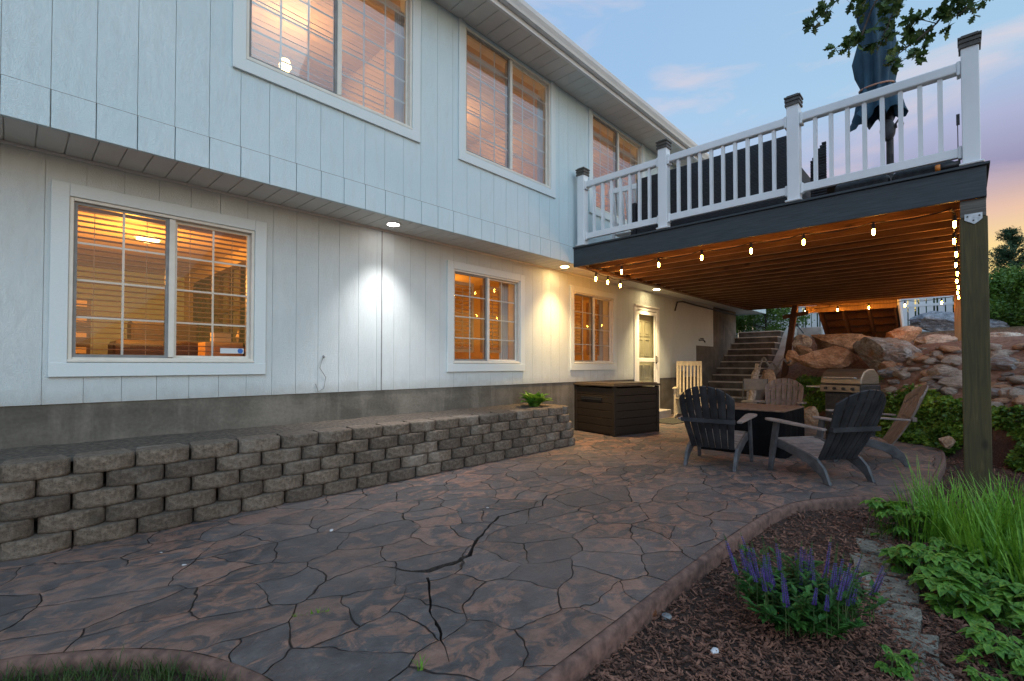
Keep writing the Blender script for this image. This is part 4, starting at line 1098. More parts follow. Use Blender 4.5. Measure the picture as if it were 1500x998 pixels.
string_light('string_light', [(6.26, .06, 2.67)] + [(x, y, 2.665) for x, y, z in br_] + [(14.3, .06, 2.69)], br_, 'receding line of bulbs along the right edge of the deck by the post')
bb_ = [(14.2, y, 2.56) for y in (.32, .95, 1.62, 2.25, 2.95)]
string_light('string_light', [(14.3, .06, 2.69)] + [(x, y, 2.645) for x, y, z in bb_] + [(14.2, 3.2, 2.69)], bb_, 'string of bulbs across the far edge of the deck above the rocks')

# ------------------------------------------------------------------ concrete stairs and cheek wall
cs = thing('concrete_stairs', 'concrete garden stairs climbing between the house and the cheek wall', 'stairs', (14, 4.4, 0))
for k in range(12):
    x = 12.1 + k * .30
    z = .18 * (k + 1)
    mb = MB(); mb.box(x, 3.83, z - .18, 15.9, 4.99, z - .03); mb.build('riser', M['riser'], cs)
    mb = MB(); mb.box(x - .025, 3.83, z - .0295, 15.9 + .002 * k, 4.99, z); mb.build('tread', M['concrete'], cs, bevel=.006)
ckw = thing('cheek_wall', 'sloping pale concrete wall beside the garden stairs', 'wall', (14, 3.7, 0))
mb = MB(); T = Matrix(((1, 0, 0, 0), (0, 0, 1, 3.62), (0, 1, 0, 0), (0, 0, 0, 1)))
mb.prism([(12.3, -.1), (16.6, -.1), (16.6, 2.30), (16.0, 2.28), (15.6, 2.08), (15.1, 1.62), (14.5, 1.25), (13.4, .85), (12.3, .50)], T, .20); mb.build('wall_slab', M['concrete_light'], ckw, bevel=.02)
mb = MB(); mb.box(16.4, 3.0, 1.7, 16.6, 3.61, 2.28); mb.build('wall_return', M['concrete_light'], ckw, bevel=.02)
# stick leaning
mb = MB(); mb.tube([(15.6, 3.45, 2.3), (15.4, 3.25, 2.05)], .015, 6); mb.box(15.55, 3.42, 2.28, 15.66, 3.5, 2.34); solo('garden_stake', mb, M['black'], 'thin black stake leaning on the sloping concrete wall', 'stake', None, (15.4, 3.25, 2.0))

# ------------------------------------------------------------------ white vinyl fence
fc = thing('picket_fence', 'white vinyl picket fence on the ground beyond the rocks', 'fence', (20, 2, 2.1))
for y in (-.35, 1.5, 3.3, 5.1, 7.0):
    mb = MB(); mb.box(19.94, y - .065, 2.0, 20.06, y + .065, 3.42); mb.build('post', M['vinyl'], fc, bevel=.01)
mb = MB()
for z0_, z1_ in ((2.12, 2.24), (3.02, 3.10), (3.26, 3.36)): mb.box(19.97, -.3, z0_, 20.03, 6.95, z1_)
mb.build('rail', M['vinyl'], fc)
mb = MB(); y = -.25; k = 0
while y < 6.9:
    mb.box(19.985, y, 2.24, 20.015, y + .15, 3.26); y += .15 + (.045 if k % 2 else .03)
    if k % 2: mb.box(19.985, y, 2.24, 20.015, y + .03, 3.26); y += .03 + .045
    k += 1
mb.build('picket', M['vinyl'], fc)

# ------------------------------------------------------------------ boulders
def rockmesh(seed, cuts=26, sub=3, rough=.05):
    random.seed(seed); bm = bmesh.new(); bmesh.ops.create_icosphere(bm, subdivisions=sub, radius=1)
    pl = [(Vector((random.gauss(0, 1), random.gauss(0, 1), random.gauss(0, 1))).normalized(), ru(.54, .82)) for _ in range(cuts)]
    for v in bm.verts:
        p = v.co.copy()
        for n_, o_ in pl:
            d = p.dot(n_)
            if d > o_: p -= n_ * (d - o_)
        p += p.normalized() * (rough * noise.noise(p * 2.5 + Vector((seed, 0, 0))) + rough * .6 * noise.noise(p * 7) + (rough * .45 * noise.noise(p * 17) - rough * .9 * max(0, .12 - abs(noise.noise(p * 2.2 + Vector((3, seed, 0))))) * 4 if sub >= 4 else 0))
        v.co = p
    me = bpy.data.meshes.new('boulder'); bm.to_mesh(me); bm.free(); return me
def boulder(px0, px1, py0, py1, d, mat, label, seed, name='boulder', cat='boulder', dep=.8, tilt=0, group=None):
    wd = (px1 - px0) * d / F; hh = (py0 - py1) * d / F; hh = abs(hh)
    r_ = ((px0 + px1) / 2 - 750) / F * d; z = H + (535 - (py0 + py1) / 2) * d / F
    c_ = rd(r_, d + .2, z)
    me = rockmesh(seed, sub=5 if wd > .8 else 4); me.materials.append(M[mat])
    sx, sy, sz = wd / 2 * 1.14, wd / 2 * dep * 1.1, hh / 2 * 1.18
    A = Matrix.Rotation(TH - math.pi / 2, 4, 'Z') @ Matrix.Rotation(R(tilt), 4, 'Y') @ Matrix.Diagonal((sx, sy, sz, 1))
    me.transform(A)
    o = bpy.data.objects.new(name, me); col.objects.link(o); o.location = c_
    return tag(o, label, cat, group)
BL = [
 (1356, 1480, 458, 496, 12.5, 'rock_grey', 'largest blue grey boulder below the white fence on the skyline', 1, .7, 6),
 (1164, 1276, 508, 546, 10.2, 'rock_tan', 'long orange tan boulder directly above the dark ivy', 2, .6, 2),
 (1188, 1296, 486, 519, 11.4, 'rock_brown', 'flat brown boulder under the foot of the deck stairs', 3, .7, 4),
 (1258, 1384, 486, 562, 9.6, 'rock_mix', 'tall angled boulder half orange half grey above the grill', 4, .7, 22),
 (1303, 1366, 475, 500, 11.6, 'rock_tan', 'pink tan boulder resting behind the tall angled one', 5, .7, -8),
 (1348, 1416, 486, 524, 10.4, 'rock_pale', 'pale tan boulder just left of the wooden post', 6, .8, 10),
 (1375, 1420, 512, 548, 9.2, 'rock_grey', 'dark grey boulder half behind the wooden post', 7, .8, 0),
 (1446, 1520, 481, 522, 9.6, 'rock_pale', 'wide pale boulder at the right edge of the photo', 8, .8, -6),
 (1466, 1540, 508, 545, 8.8, 'rock_grey', 'smooth grey boulder under the wide pale one at the right edge', 9, .8, 0),
 (1300, 1372, 535, 560, 8.9, 'rock_grey', 'low flat grey stone at the foot of the tall angled boulder', 10, .8, 0),
 (1166, 1200, 488, 510, 11.2, 'rock_pale', 'small pale boulder beside the sloping concrete wall', 11, .8, -18),
 (1168, 1202, 505, 522, 10.8, 'rock_brown', 'small brown boulder under the pale one by the concrete wall', 12, .8, 10),
 (1156, 1180, 512, 535, 10.4, 'rock_tan', 'small orange boulder at the bottom end of the concrete wall', 13, .8, -30),
 (1176, 1212, 592, 632, 9.0, 'rock_brown', 'brown stone in the shade behind the facing chair', 14, .9, 0),
 (1396, 1418, 640, 662, 6.2, 'rock_brown', 'round brown stone at the edge of the ivy left of the wooden post', 15, .9, 0),
 (1120, 1146, 540, 575, 10.2, 'rock_brown', 'squat brown stone beside the leaning slab', 16, .9, 0),
]
for (a, b, c_, d_, dd, mt, lb, sd_, dep, tl) in BL: boulder(a, b, c_, d_, dd, mt, lb, sd_, dep=dep, tilt=tl)
rub = [rockmesh(100 + i, 9, 2, .04) for i in range(8)]
for i, me in enumerate(rub): me.materials.append(M[['rock_pale', 'rock_tan', 'rock_mix', 'rock_pale'][i % 4]])
random.seed(5)
cnt = 0
while cnt < 130:
    r_ = ru(6.45, 8.3); d_ = ru(5.9, 9.6)
    px = 750 + F * r_ / d_
    if px < 1300 or px > 1530 or (1412 < px < 1446 and rnd() < .7): continue
    p = rd(r_, d_); z = gz(p.x, p.y)
    o = bpy.data.objects.new('rubble_stone', random.choice(rub)); col.objects.link(o)
    s_ = ru(.05, .155) * (1 if rnd() < .82 else 1.7)
    o.scale = (s_ * ru(.9, 1.6), s_ * ru(.7, 1.2), s_ * ru(.4, .75)); o.rotation_euler = (R(ru(-12, 12)), R(ru(-12, 12)), ru(0, 6.28))
    o.location = (p.x, p.y, z + o.scale[2] * .35)
    tag(o, 'flat broken stone lying in the rubble slope above the ivy', 'stone', 'broken stones scattered on the slope'); cnt += 1

# leaning slab by stairs, hose
mb = MB(); a = rd((1110 - 750) / F * 10.4, 10.4, 1.18); b = rd((1097 - 750) / F * 10.4, 10.4, .05)
P = [a.lerp(b, t / 10) + Vector((ru(-.015, .015), ru(-.015, .015), 0)) for t in range(11)]
mb.tube(P, [.05 + ru(0, .03) for _ in P], 7); solo('stone_post', mb, M['rock_pale'], 'rough leaning stone pillar at the foot of the garden stairs', 'pillar', None, tuple(b))
mb = MB()
hp = []
for k in range(60):
    t_ = k / 59; px = 1112 + 46 * t_ ; y_ = 533 - 5 * math.sin(t_ * 9) + 4 * math.cos(t_ * 21)
    dd = 10.1 + .15 * math.sin(t_ * 17); hp.append(rd((px - 750) / F * dd, dd, H + (535 - y_) * dd / F))
mb.tube(hp, .022, 6); solo('garden_hose', mb, M['hose'], 'grey hose looped over the top of the ivy by the stairs', 'hose', None, tuple(hp[0]))

# ------------------------------------------------------------------ vegetation
def leaves_on(mb, fn, n, L, W):
    for _ in range(n):
        p, nr = fn(); d = Vector((random.gauss(0, 1), random.gauss(0, 1), random.gauss(0, .6)))
        d = (d - nr * d.dot(nr) * .6).normalized(); l = ru(*L); mb.leaf(p, d, (nr + Vector((random.gauss(0, .5), random.gauss(0, .5), random.gauss(0, .4)))).normalized(), l, l * ru(.55, .8) * W)
random.seed(31)
# ivy banks: follow the steep bed face
def ivybank(name, d0, d1, label, seed, n, rlo=5.95, rhi=6.9, mat='ivy'):
    random.seed(seed); mb = MB(); st = MB(); 
    def fn():
        while True:
            d = ru(d0, d1); r_ = ru(rlo, rhi)
            dens = noise.noise(Vector((r_ * 1.6, d * 1.6, seed)))
            if dens < -.18: continue
            p = rd(r_, d)
            if p.y > 3.45 and p.x > 12: continue
            lump = .10 + .16 * max(0, dens) + .10 * noise.noise(Vector((r_ * 4, d * 4, 2)))
            z = gz(p.x, p.y) + max(.02, lump) * (rnd() ** .35) + .02
            return Vector((p.x, p.y, z)), Vector((-SX * .5, CX * .5, .75))
    leaves_on(mb, fn, n, (.04, .085), 1)
    t = thing(name, label, 'plant', tuple(rd((rlo + rhi) / 2, (d0 + d1) / 2, gz(*rd((rlo + rhi) / 2, (d0 + d1) / 2)[:2]))))
    mb.build('foliage', M[mat], t)
    for k in range(30):
        p, _ = fn(); q, _ = fn()
        q = p + (q - p).normalized() * ru(.15, .35); q.z = p.z + ru(-.1, .02); st.tube([p, (p + q) / 2 + Vector((0, 0, .03)), q], .004, 4)
    st.build('stem', M['bark'], t)
ivybank('ivy_bush', 5.3, 6.9, 'spreading green groundcover bush right of the wooden post', 1, 7500, 5.9, 6.32)
ivybank('ivy_bush', 6.9, 8.9, 'bright green ivy bank behind the side facing chair', 2, 9000, 5.85, 6.55)
ivybank('ivy_bush', 8.9, 11.4, 'dark shaded ivy bank between the grill and the stairs', 3, 11000, 5.75, 6.9)

def blob_tree(name, label, base, h_, cr, n, L, mat, seed, trunk=.08, group=None, squash=1.0, clusters=26, cat='tree', lo=.25):
    random.seed(seed); t = thing(name, label, cat, base, 0, group); b = Vector(base)
    tr = MB(); cen = []
    for k in range(clusters):
        a = ru(0, 6.28); q = ru(.1, 1) ** .6; zz_ = ru(lo, 1.0)
        prof_ = math.sin(math.pi * min(1, (zz_ - lo) / (1.02 - lo) * .8 + .2)) 
        cen.append(b + Vector((math.cos(a) * cr * q * prof_, math.sin(a) * cr * q * prof_, h_ * zz_)))
    tr.tube([b - Vector((0, 0, .1)), b + Vector((.03, .02, h_ * .3)), b + Vector((0, 0, h_ * .75))], [trunk, trunk * .7, trunk * .2], 8)
    for c_ in cen:
        m_ = b + Vector((0, 0, (c_.z - b.z) * .55)); tr.tube([m_, (m_ + c_) / 2 + Vector((0, 0, .04)), c_], [trunk * .3, trunk * .18, trunk * .06], 4)
    tr.build('trunk', M['bark'], t)
    mb = MB()
    for _ in range(n):
        c_ = random.choice(cen); rr_ = cr * ru(.18, .34)
        v = Vector((random.gauss(0, 1), random.gauss(0, 1), random.gauss(0, 1))).normalized() * rr_ * rnd() ** .4; v.z *= squash
        l = ru(*L); mb.leaf(c_ + v, Vector((random.gauss(0, 1), random.gauss(0, 1), random.gauss(0, .7))), Vector((random.gauss(0, .6), random.gauss(0, .6), 1)).normalized(), l, l * .6)
    mb.build('crown', M[mat], t); return t
blob_tree('bush', 'green bush growing at the top of the garden stairs', (18.3, 5.0, 2.05), 1.5, 1.2, 7000, (.06, .12), 'leaf', 3, .05, lo=.05, cat='bush')
blob_tree('bush', 'dense bush behind the house corner above the stairs', (19.0, 6.6, 2.05), 2.2, 1.5, 6000, (.07, .13), 'leaf', 4, .05, lo=.05, cat='bush')
for k, (px, dd, hh, cr_, sd_, lb) in enumerate([(1470, 14, 1.65, 1.1, 8, 'rounded light green bush right beside the wooden post'), (1512, 12.5, 1.5, 1.1, 9, 'light green bush cut by the right edge of the photo'), (1490, 18, 2.5, 1.7, 10, 'darker green bush rising behind the two light ones')]):
    r_ = (px - 750) / F * dd; p = rd(r_, dd); blob_tree('bush', lb, (p.x, p.y, gz(p.x, p.y)), hh, cr_, 12000, (.07, .13), 'leaf', sd_, .05, lo=.05, cat='bush', clusters=40)
for k, (yy, lb) in enumerate([(5.4, 'dark hedge bush behind the white fence at its left end'), (3.7, 'dark hedge bush behind the white fence over the sloping wall'), (2.0, 'dark hedge bush behind the middle of the white fence'), (.5, 'dark hedge bush behind the white fence next to the wooden post')]):
    blob_tree('hedge_bush', lb, (21.9, yy, 2.0), 1.32, 1.25, 8000, (.10, .17), 'conifer', 60 + k, .05, lo=.03, cat='bush', clusters=44)
def spire(name, label, base, h_, w_, seed, n=9000):
    random.seed(seed); t = thing(name, label, 'tree', base); b = Vector(base); tr = MB(); mb = MB()
    tr.tube([b, b + Vector((0, 0, h_ * .5)), b + Vector((0, 0, h_))], [.09, .05, .01], 7)
    for k in range(150):
        zf = ru(.12, .98); L = w_ * (1.08 - zf) * ru(.6, 1.2) + .1; a = ru(0, 6.28)
        s_ = b + Vector((0, 0, h_ * zf)); e = s_ + Vector((math.cos(a) * L, math.sin(a) * L, L * ru(.5, 1.0)))
        tr.tube([s_, (s_ + e) / 2 - Vector((0, 0, L * .05)), e], [.018, .012, .004], 4)
        for _ in range(n // 150):
            q = s_.lerp(e, rnd() ** .6) + Vector((random.gauss(0, .07), random.gauss(0, .07), random.gauss(0, .07))); l = ru(.10, .20)
            mb.leaf(q, Vector((random.gauss(0, 1), random.gauss(0, 1), random.gauss(.3, .7))), Vector((0, random.gauss(0, 1), 1)).normalized(), l, l * .35)
    tr.build('trunk', M['bark'], t); mb.build('crown', M['conifer'], t)
p = rd((1484 - 750) / F * 27, 27); spire('spruce_tree', 'tall airy blue green tree against the sunset sky', (p.x, p.y, 1.9), 6.9, 2.1, 5, 20000)
p = rd((1400 - 750) / F * 30, 30); blob_tree('tree', 'distant green tree showing just above the white fence', (p.x, p.y, 2.1), 4.0, 2.2, 5000, (.12, .2), 'conifer', 44, .1, lo=.1)

# oak branches overhanging
def oakleaf(mb, p, d, nr, L):
    d = d.normalized(); sdv = d.cross(nr)
    if sdv.length < 1e-3: sdv = Vector((1, 0, 0))
    sdv.normalize()
    out = [(0, .02), (.15, .06), (.28, .24), (.38, .12), (.5, .34), (.6, .16), (.74, .30), (.84, .12), (1.0, .04)]
    up = sdv.cross(d)
    vs = [p + d * L * a + sdv * L * b + up * L * .1 * b for a, b in out] + [p + d * L * a - sdv * L * b + up * L * .1 * b for a, b in out]
    n = len(out); mb.add(vs, [(i, i + 1, n + i + 1, n + i) for i in range(n - 1)])
oak = thing('oak_tree', 'oak branches with lobed leaves hanging into the top right of the view', 'tree', tuple(rd(5.6, 3.4, -.1)))
random.seed(77)
def P3(px, py, d): return rd((px - 750) / F * d, d, H + (535 - py) * d / F)
brs = [([(1420, -150, 3.9), (1345, -60, 4.0), (1290, -5, 4.0), (1282, 12, 4.0), (1268, 48, 4.0), (1252, 66, 4.0), (1233, 69, 4.0)], .012),
       ([(1560, -190, 3.8), (1470, -100, 3.8), (1402, 0, 3.9), (1380, 28, 3.9), (1352, 52, 3.9), (1325, 72, 3.9), (1300, 84, 3.9)], .012),
       ([(1345, -60, 4.0), (1290, -40, 4.05), (1240, -14, 4.1), (1212, 14, 4.1), (1190, 32, 4.1)], .008),
       ([(1470, -100, 3.8), (1450, -50, 3.8), (1438, -12, 3.8), (1420, 10, 3.8), (1395, 26, 3.8)], .007),
       ([(1345, -60, 4.0), (1330, -10, 4.0), (1312, 20, 4.0), (1300, 50, 4.0), (1290, 75, 4.0)], .007),
       ([(1380, 28, 3.9), (1350, 20, 3.9), (1330, 40, 3.9)], .004)]
bk = MB(); lf = MB()
# trunk out of frame to the right with a main limb
tb = rd(5.6, 3.4, -.1); bk.tube([tb, rd(5.5, 3.4, 2.0), rd(5.1, 3.5, 4.2), P3(1560, -190, 3.8), P3(1420, -150, 3.9)], [.16, .13, .09, .03, .014], 10)
for pts, r0 in brs:
    Q = [P3(*p_) for p_ in pts]
    Q = [Vector(q) for q in Q]
    bk.tube(Q, [r0 * (1 - .75 * i / (len(Q) - 1)) for i in range(len(Q))], 6)
    D = []
    for a, b in zip(Q, Q[1:]):
        n = max(1, int((b - a).length / .045))
        for k in range(n): D.append((a.lerp(b, k / n), (b - a).normalized()))
    for p_, dv in D[int(len(D) * .25):]:
        if rnd() < .95:
            # twig with a cluster of leaves
            tv = (dv * .5 + Vector((random.gauss(0, .6), random.gauss(0, .6), random.gauss(0, .5)))).normalized(); tl = ru(.03, .11)
            e = p_ + tv * tl; bk.tube([p_, e], [.002, .001], 4)
            for _ in range(random.randint(5, 9)):
                d_ = (tv * .6 + Vector((random.gauss(0, .7), random.gauss(0, .7), random.gauss(-.15, .7)))).normalized()
                oakleaf(lf, e, d_, Vector((random.gauss(0, 1), random.gauss(0, 1), random.gauss(0, 1))).normalized(), ru(.06, .105))
bk.build('branch', M['bark'], oak); lf.build('foliage', M['oak'], oak)

# ------------------------------------------------------------------ mulch chips
from mathutils.geometry import intersect_point_line
poly_out = [Vector((p.x, p.y)) for p in E1] + [Vector((12, 5)), Vector((-4, 5))]
def inside(x, y, poly=poly_out):
    c_ = False; n = len(poly); j = n - 1
    for i in range(n):
        if ((poly[i].y > y) != (poly[j].y > y)) and (x < (poly[j].x - poly[i].x) * (y - poly[i].y) / (poly[j].y - poly[i].y) + poly[i].x): c_ = not c_
        j = i
    return c_
random.seed(91)
mb = MB(); cnt = 0
while cnt < 15000:
    d = 1.6 + 5.5 * rnd() ** 1.7; px = ru(780, 1520); r_ = (px - 750) / F * d
    p = rd(r_, d)
    if r_ > 5.95 or inside(p.x, p.y) or p.x < .8: continue
    z = gz(p.x, p.y) + ru(.0, .014)
    L = ru(.010, .034) * (1 + .12 * d); W = ru(.25, .5) * L * .7; th_ = ru(.002, .005)
    T = Matrix.Translation((p.x, p.y, z)) @ Euler((R(random.gauss(0, 22)), R(random.gauss(0, 22)), ru(0, 6.28))).to_matrix().to_4x4()
    k = ru(-.3, .3) * L
    mb.add([T @ Vector(q) for q in ((-L/2, -W/2, 0), (L/2, -W/3 + k * .2, 0), (L/2 * .8, W/2, 0), (-L/2 * .9, W/3, 0), (-L/2, -W/2, th_), (L/2, -W/3 + k * .2, th_), (L/2 * .8, W/2, th_), (-L/2 * .9, W/3, th_))], [(4,5,6,7),(0,1,5,4),(1,2,6,5),(2,3,7,6),(3,0,4,7)])
    cnt += 1
o = mb.build('bark_mulch', M['chips']); tag(o, 'dark brown bark chips covering the bed beside the patio', 'mulch', None, 'stuff')

# lawn patch
mb = MB(); cnt = 0; random.seed(19)
while cnt < 7500:
    x = ru(-.9, .68); y = ru(1.5, 2.9)
    if inside(x, y): continue
    a = ru(0, 6.28); mb.blade((x, y, -.062), (math.cos(a) * .35, math.sin(a) * .35, 1), ru(.035, .11), ru(.002, .0045), ru(.2, 1.3), 3); cnt += 1
o = mb.build('lawn_grass', M['lawn']); tag(o, 'short green grass in the lawn corner at lower left', 'grass', None, 'stuff')
# little tufts in patio joints
for (x, y, n, lb) in ((.98, 2.20, 26, 'small green tuft growing in a patio joint near the lawn'), (1.08, 1.50, 12, 'single green sprout growing from the long patio crack')):
    mb = MB(); random.seed(int(x * 100))
    for _ in range(n):
        s_ = ru(-.07, .07) if n > 20 else ru(-.01, .01); a = ru(0, 6.28)
        mb.blade((x + s_, y - s_ * .5, .0), (math.cos(a) * .4, math.sin(a) * .4, 1), ru(.015, .035) if n > 20 else ru(.04, .07), .004, ru(.3, 1.2), 3)
    solo('grass_tuft', mb, M['grass'], lb, 'grass tuft', None, (x, y, 0))

# tall grass clumps
def grassclump(c_, n, hh, label, seed, spread=.2, w_=.015):
    random.seed(seed); mb = MB(); z0_ = gz(c_[0], c_[1])
    for _ in range(int(n * 1.05)):
        a = ru(0, 6.28); q = spread * rnd() ** .7; x = c_[0] + math.cos(a) * q; y = c_[1] + math.sin(a) * q
        aa = a + random.gauss(0, .7); lean = ru(.02, .30)
        mb.blade((x, y, z0_ - .01), (math.cos(aa) * lean, math.sin(aa) * lean, 1), hh * ru(.35, 1.12), w_ * ru(.45, 1.25), ru(.05, .85), 6)
    solo('grass_clump', mb, M['grass'], label, 'ornamental grass', None, (c_[0], c_[1], z0_))
grassclump((5.15, .22), 70, .50, 'thin tall tuft of grass rising at the patio curb corner', 1, .10, .009)
grassclump((4.55, .10), 260, .44, 'bright green grass clump between the flagstones and the post', 2, .28)
grassclump((4.75, -.22), 260, .46, 'green grass clump just in front of the wooden post', 3, .28)
grassclump((4.1, -.22), 300, .42, 'dense green grass clump in the middle of the right bed', 4, .28)
grassclump((5.3, -.30), 130, .42, 'sparse grass clump at the foot of the wooden post', 5, .25)
grassclump((4.35, -.60), 260, .45, 'arching grass clump at the right edge of the photo', 6, .28)
grassclump((3.75, -.42), 200, .36, 'low arching grass clump among the creeper leaves', 7, .24)

# creeper: palmate leaf plants
def creeper(c_, n, label, seed, spread=.22, Ls=(.05, .10), hmax=.16):
    random.seed(seed); mb = MB(); st = MB(); z0_ = gz(c_[0], c_[1])
    for _ in range(n):
        a = ru(0, 6.28); q = spread * rnd() ** .55; x = c_[0] + math.cos(a) * q; y = c_[1] + math.sin(a) * q; z = z0_ + ru(.02, hmax)
        hub = Vector((x, y, z)); base_ = Vector((x + ru(-.05, .05), y + ru(-.05, .05), z0_ - .01)); st.tube([base_, hub], [.002, .0015], 4)
        az0 = ru(0, 6.28); L = ru(*Ls); el = ru(-.35, .25)
        for k in range(5):
            az = az0 + (k - 2) * .75; ll = L * (1 - .12 * abs(k - 2)); d = Vector((math.cos(az), math.sin(az), el + ru(-.2, .1))).normalized()
            # serrated-ish pointed leaflet, 4 segments
            nr = Vector((0, 0, 1)); sdv = d.cross(nr).normalized(); vs = []
            for i in range(6):
                t_ = i / 5; ww = ll * .30 * math.sin(math.pi * (t_ ** .8)) + (.0005)
                c0 = hub + d * ll * t_ - Vector((0, 0, ll * .35 * t_ * t_)); vs += [c0 + sdv * ww + Vector((0, 0, ww * .3)), c0, c0 - sdv * ww + Vector((0, 0, ww * .3))]
            mb.add(vs, [f_ for i in range(5) for f_ in ((3*i, 3*i+1, 3*i+4, 3*i+3), (3*i+1, 3*i+2, 3*i+5, 3*i+4))])
    t = thing('creeper_plant', label, 'plant', (c_[0], c_[1], z0_)); mb.build('foliage', M['creeper'], t, smooth=True); st.build('stem', M['stem'], t)
creeper((4.45, .34), 60, 'leafy green plant beside the topmost edging flagstone', 1, .17, (.05, .09), .28)
creeper((3.78, .15), 70, 'leafy creeper spilling over the middle edging stones', 2, .2, (.06, .10), .16)
creeper((3.42, -.03), 75, 'broad leaved creeper right of the lower edging stones', 3, .22, (.07, .12), .16)
creeper((3.35, -.36), 60, 'creeper with pale leaves near the right edge of the photo', 4, .22, (.07, .11), .14)
creeper((2.95, -.22), 70, 'low weedy creeper at the lower right corner', 5, .22, (.04, .075), .10)
creeper((2.7, -.1), 30, 'sparse small creeper among dirt at the bottom right', 6, .16, (.035, .06), .07)
creeper((2.48, .20), 14, 'small seedling plant at the bottom between salvia and stones', 7, .06, (.03, .05), .09)
creeper((2.95, -.55), 60, 'dark creeper patch cut off by the right frame edge', 8, .22, (.05, .09), .12)
creeper((4.0, -.05), 60, 'leafy weeds at the base of the dense grass clump', 9, .22, (.05, .08), .16)
mb = MB(); q = P3(1400, 890, 3.1); mb.tube([q, q + Vector((.0, .02, .12)), q + Vector((.03, .05, .17)), q + Vector((.06, .02, .155))], .003, 5); solo('dry_stalk', mb, M['drystem'], 'single curved dry straw stalk standing in the creeper', 'stalk', None, tuple(q))

# salvia
random.seed(63)
sv_ = thing('salvia_plant', 'purple flowering salvia plant in the dark mulch', 'plant', (2.58, .58, -.1))
mb = MB(); st = MB(); fl = MB(); c0 = Vector((2.60, .57, -.10))
for k in range(95):
    a = ru(0, 6.28); q = .30 * rnd() ** .6; b = c0 + Vector((math.cos(a) * q * .4, math.sin(a) * q * .4, 0))
    hgt = ru(.14, .27); tp = c0 + Vector((math.cos(a) * q, math.sin(a) * q * .95, hgt)); md = (b + tp) / 2 + Vector((0, 0, .03))
    st.tube([b, md, tp], [.003, .0025, .002], 4)
    for j in range(9):
        t_ = .25 + .75 * j / 8; p_ = b.lerp(tp, t_) + Vector((0, 0, .02 * math.sin(t_ * 3)))
        az = ru(0, 6.28)
        for s_ in (0, math.pi):
            d = Vector((math.cos(az + s_), math.sin(az + s_), ru(-.1, .7))).normalized(); L = ru(.035, .075)
            mb.leaf(p_, d, Vector((0, 0, 1)), L, L * .42)
            mb.leaf(p_ + d * L * .2, (d + Vector((random.gauss(0, .3), random.gauss(0, .3), .2))).normalized(), Vector((0, 0, 1)), L * .7, L * .3)
for k in range(62):
    a = ru(0, 6.28); q = .32 * rnd() ** .55; rr_ = q * math.cos(a); dd_ = q * math.sin(a)
    off_ = rd(rr_ * .92, dd_ * .8)
    b = c0 + off_ + Vector((0, 0, ru(.16, .24))); L = ru(.10, .22)
    tp = b + Vector((off_.x * .18 + ru(-.015, .015), off_.y * .18 + ru(-.015, .015), L)); st.tube([b - Vector((0, 0, .1)), b, tp], [.0025, .002, .001], 4)
    bare = rnd() < .18
    nw = int(L / .0095)
    for j in range(nw):
        t_ = j / nw; p_ = b.lerp(tp, .12 + .85 * t_); rr2 = .011 * (1 - .55 * t_)
        for m_ in range(6):
            az = m_ * 1.047 + j * .5; d = Vector((math.cos(az), math.sin(az), .55)).normalized()
            (mb if bare or (t_ > .82) else fl).leaf(p_, d, Vector((0, 0, 1)), rr2 * 1.3, rr2 * .8)
mb.build('foliage', M['salvia'], sv_); st.build('stem', M['stem'], sv_); fl.build('flower_spikes', M['purple'], sv_)

# edging flagstones
random.seed(8)
FS = [(4.42, .47, .20, 'topmost small flagstone of the edging row, half under leaves'), (4.10, .44, .24, 'second flagstone from the top of the edging row'), (3.76, .40, .26, 'third flagstone from the top of the edging row'), (3.40, .31, .27, 'widest flagstone in the middle of the edging row'), (3.07, .25, .20, 'fifth flagstone of the edging row, partly under mulch'), (2.80, .17, .17, 'narrow tilted flagstone near the bottom of the edging row'), (2.58, .10, .14, 'lowest flagstone of the edging row at the photo bottom')]
for i, (x, y, s_, lb) in enumerate(FS):
    hx = .158 if i < 5 else .125; hy = s_ * .46; q = lambda: ru(-.022, .022)
    poly = [(-hx + q(), -hy + q()), (q(), -hy * 1.04), (hx + q(), -hy + q()), (hx + q(), q()), (hx + q(), hy + q()), (q(), hy * 1.05), (-hx + q(), hy + q()), (-hx + q(), q())]
    T = Matrix.Translation((x, y, gz(x, y) - .040)) @ Matrix.Rotation(R(ru(-4, 4)), 4, 'X') @ Matrix.Rotation(R(ru(-4, 4)), 4, 'Y') @ Matrix.Rotation(R(10 + ru(-9, 9)), 4, 'Z')
    mb = MB(); mb.prism(poly, T, .05); solo('flagstone', mb, M['flag'], lb, 'stone', 'edging flagstones beside the mulch bed', (x, y, gz(x, y)), bevel=.008)

# pine cone, small lid, pebble, litter
q = P3(953, 901, 1.9 * 1.15); x, y = 1.97, .985
def onmulch(px, py):
    d = (H + .1) * F / (py - 535); p = rd((px - 750) / F * d, d); return p.x, p.y
x, y = onmulch(952, 903); z = gz(x, y)
mb = MB()
for k in range(60):
    t_ = k / 60; a = k * 2.4; rr_ = .022 * math.sin(math.pi * (t_ * .85 + .1)); c_ = Vector((x + (t_ - .5) * .045, y, z + .024)); d = Vector((.35, math.cos(a), math.sin(a))).normalized()
    mb.leaf(c_ + Vector((0, math.cos(a) * rr_ * .4, math.sin(a) * rr_ * .4)), d, Vector((1, 0, 0)), .012 + rr_ * .5, .012)
solo('pine_cone', mb, M['cone'], 'reddish brown pine cone lying by the patio curb', 'pine cone', None, (x, y, z))
x, y = onmulch(974, 903); z = gz(x, y)
mb = MB(); mb.lathe(x, y, [(.024, z), (.026, z + .012), (.020, z + .018), (.008, z + .016)], 16); solo('sprinkler_head', mb, M['sash'], 'small round grey sprinkler cap in the mulch by the curb', 'sprinkler', None, (x, y, z), smooth=True)
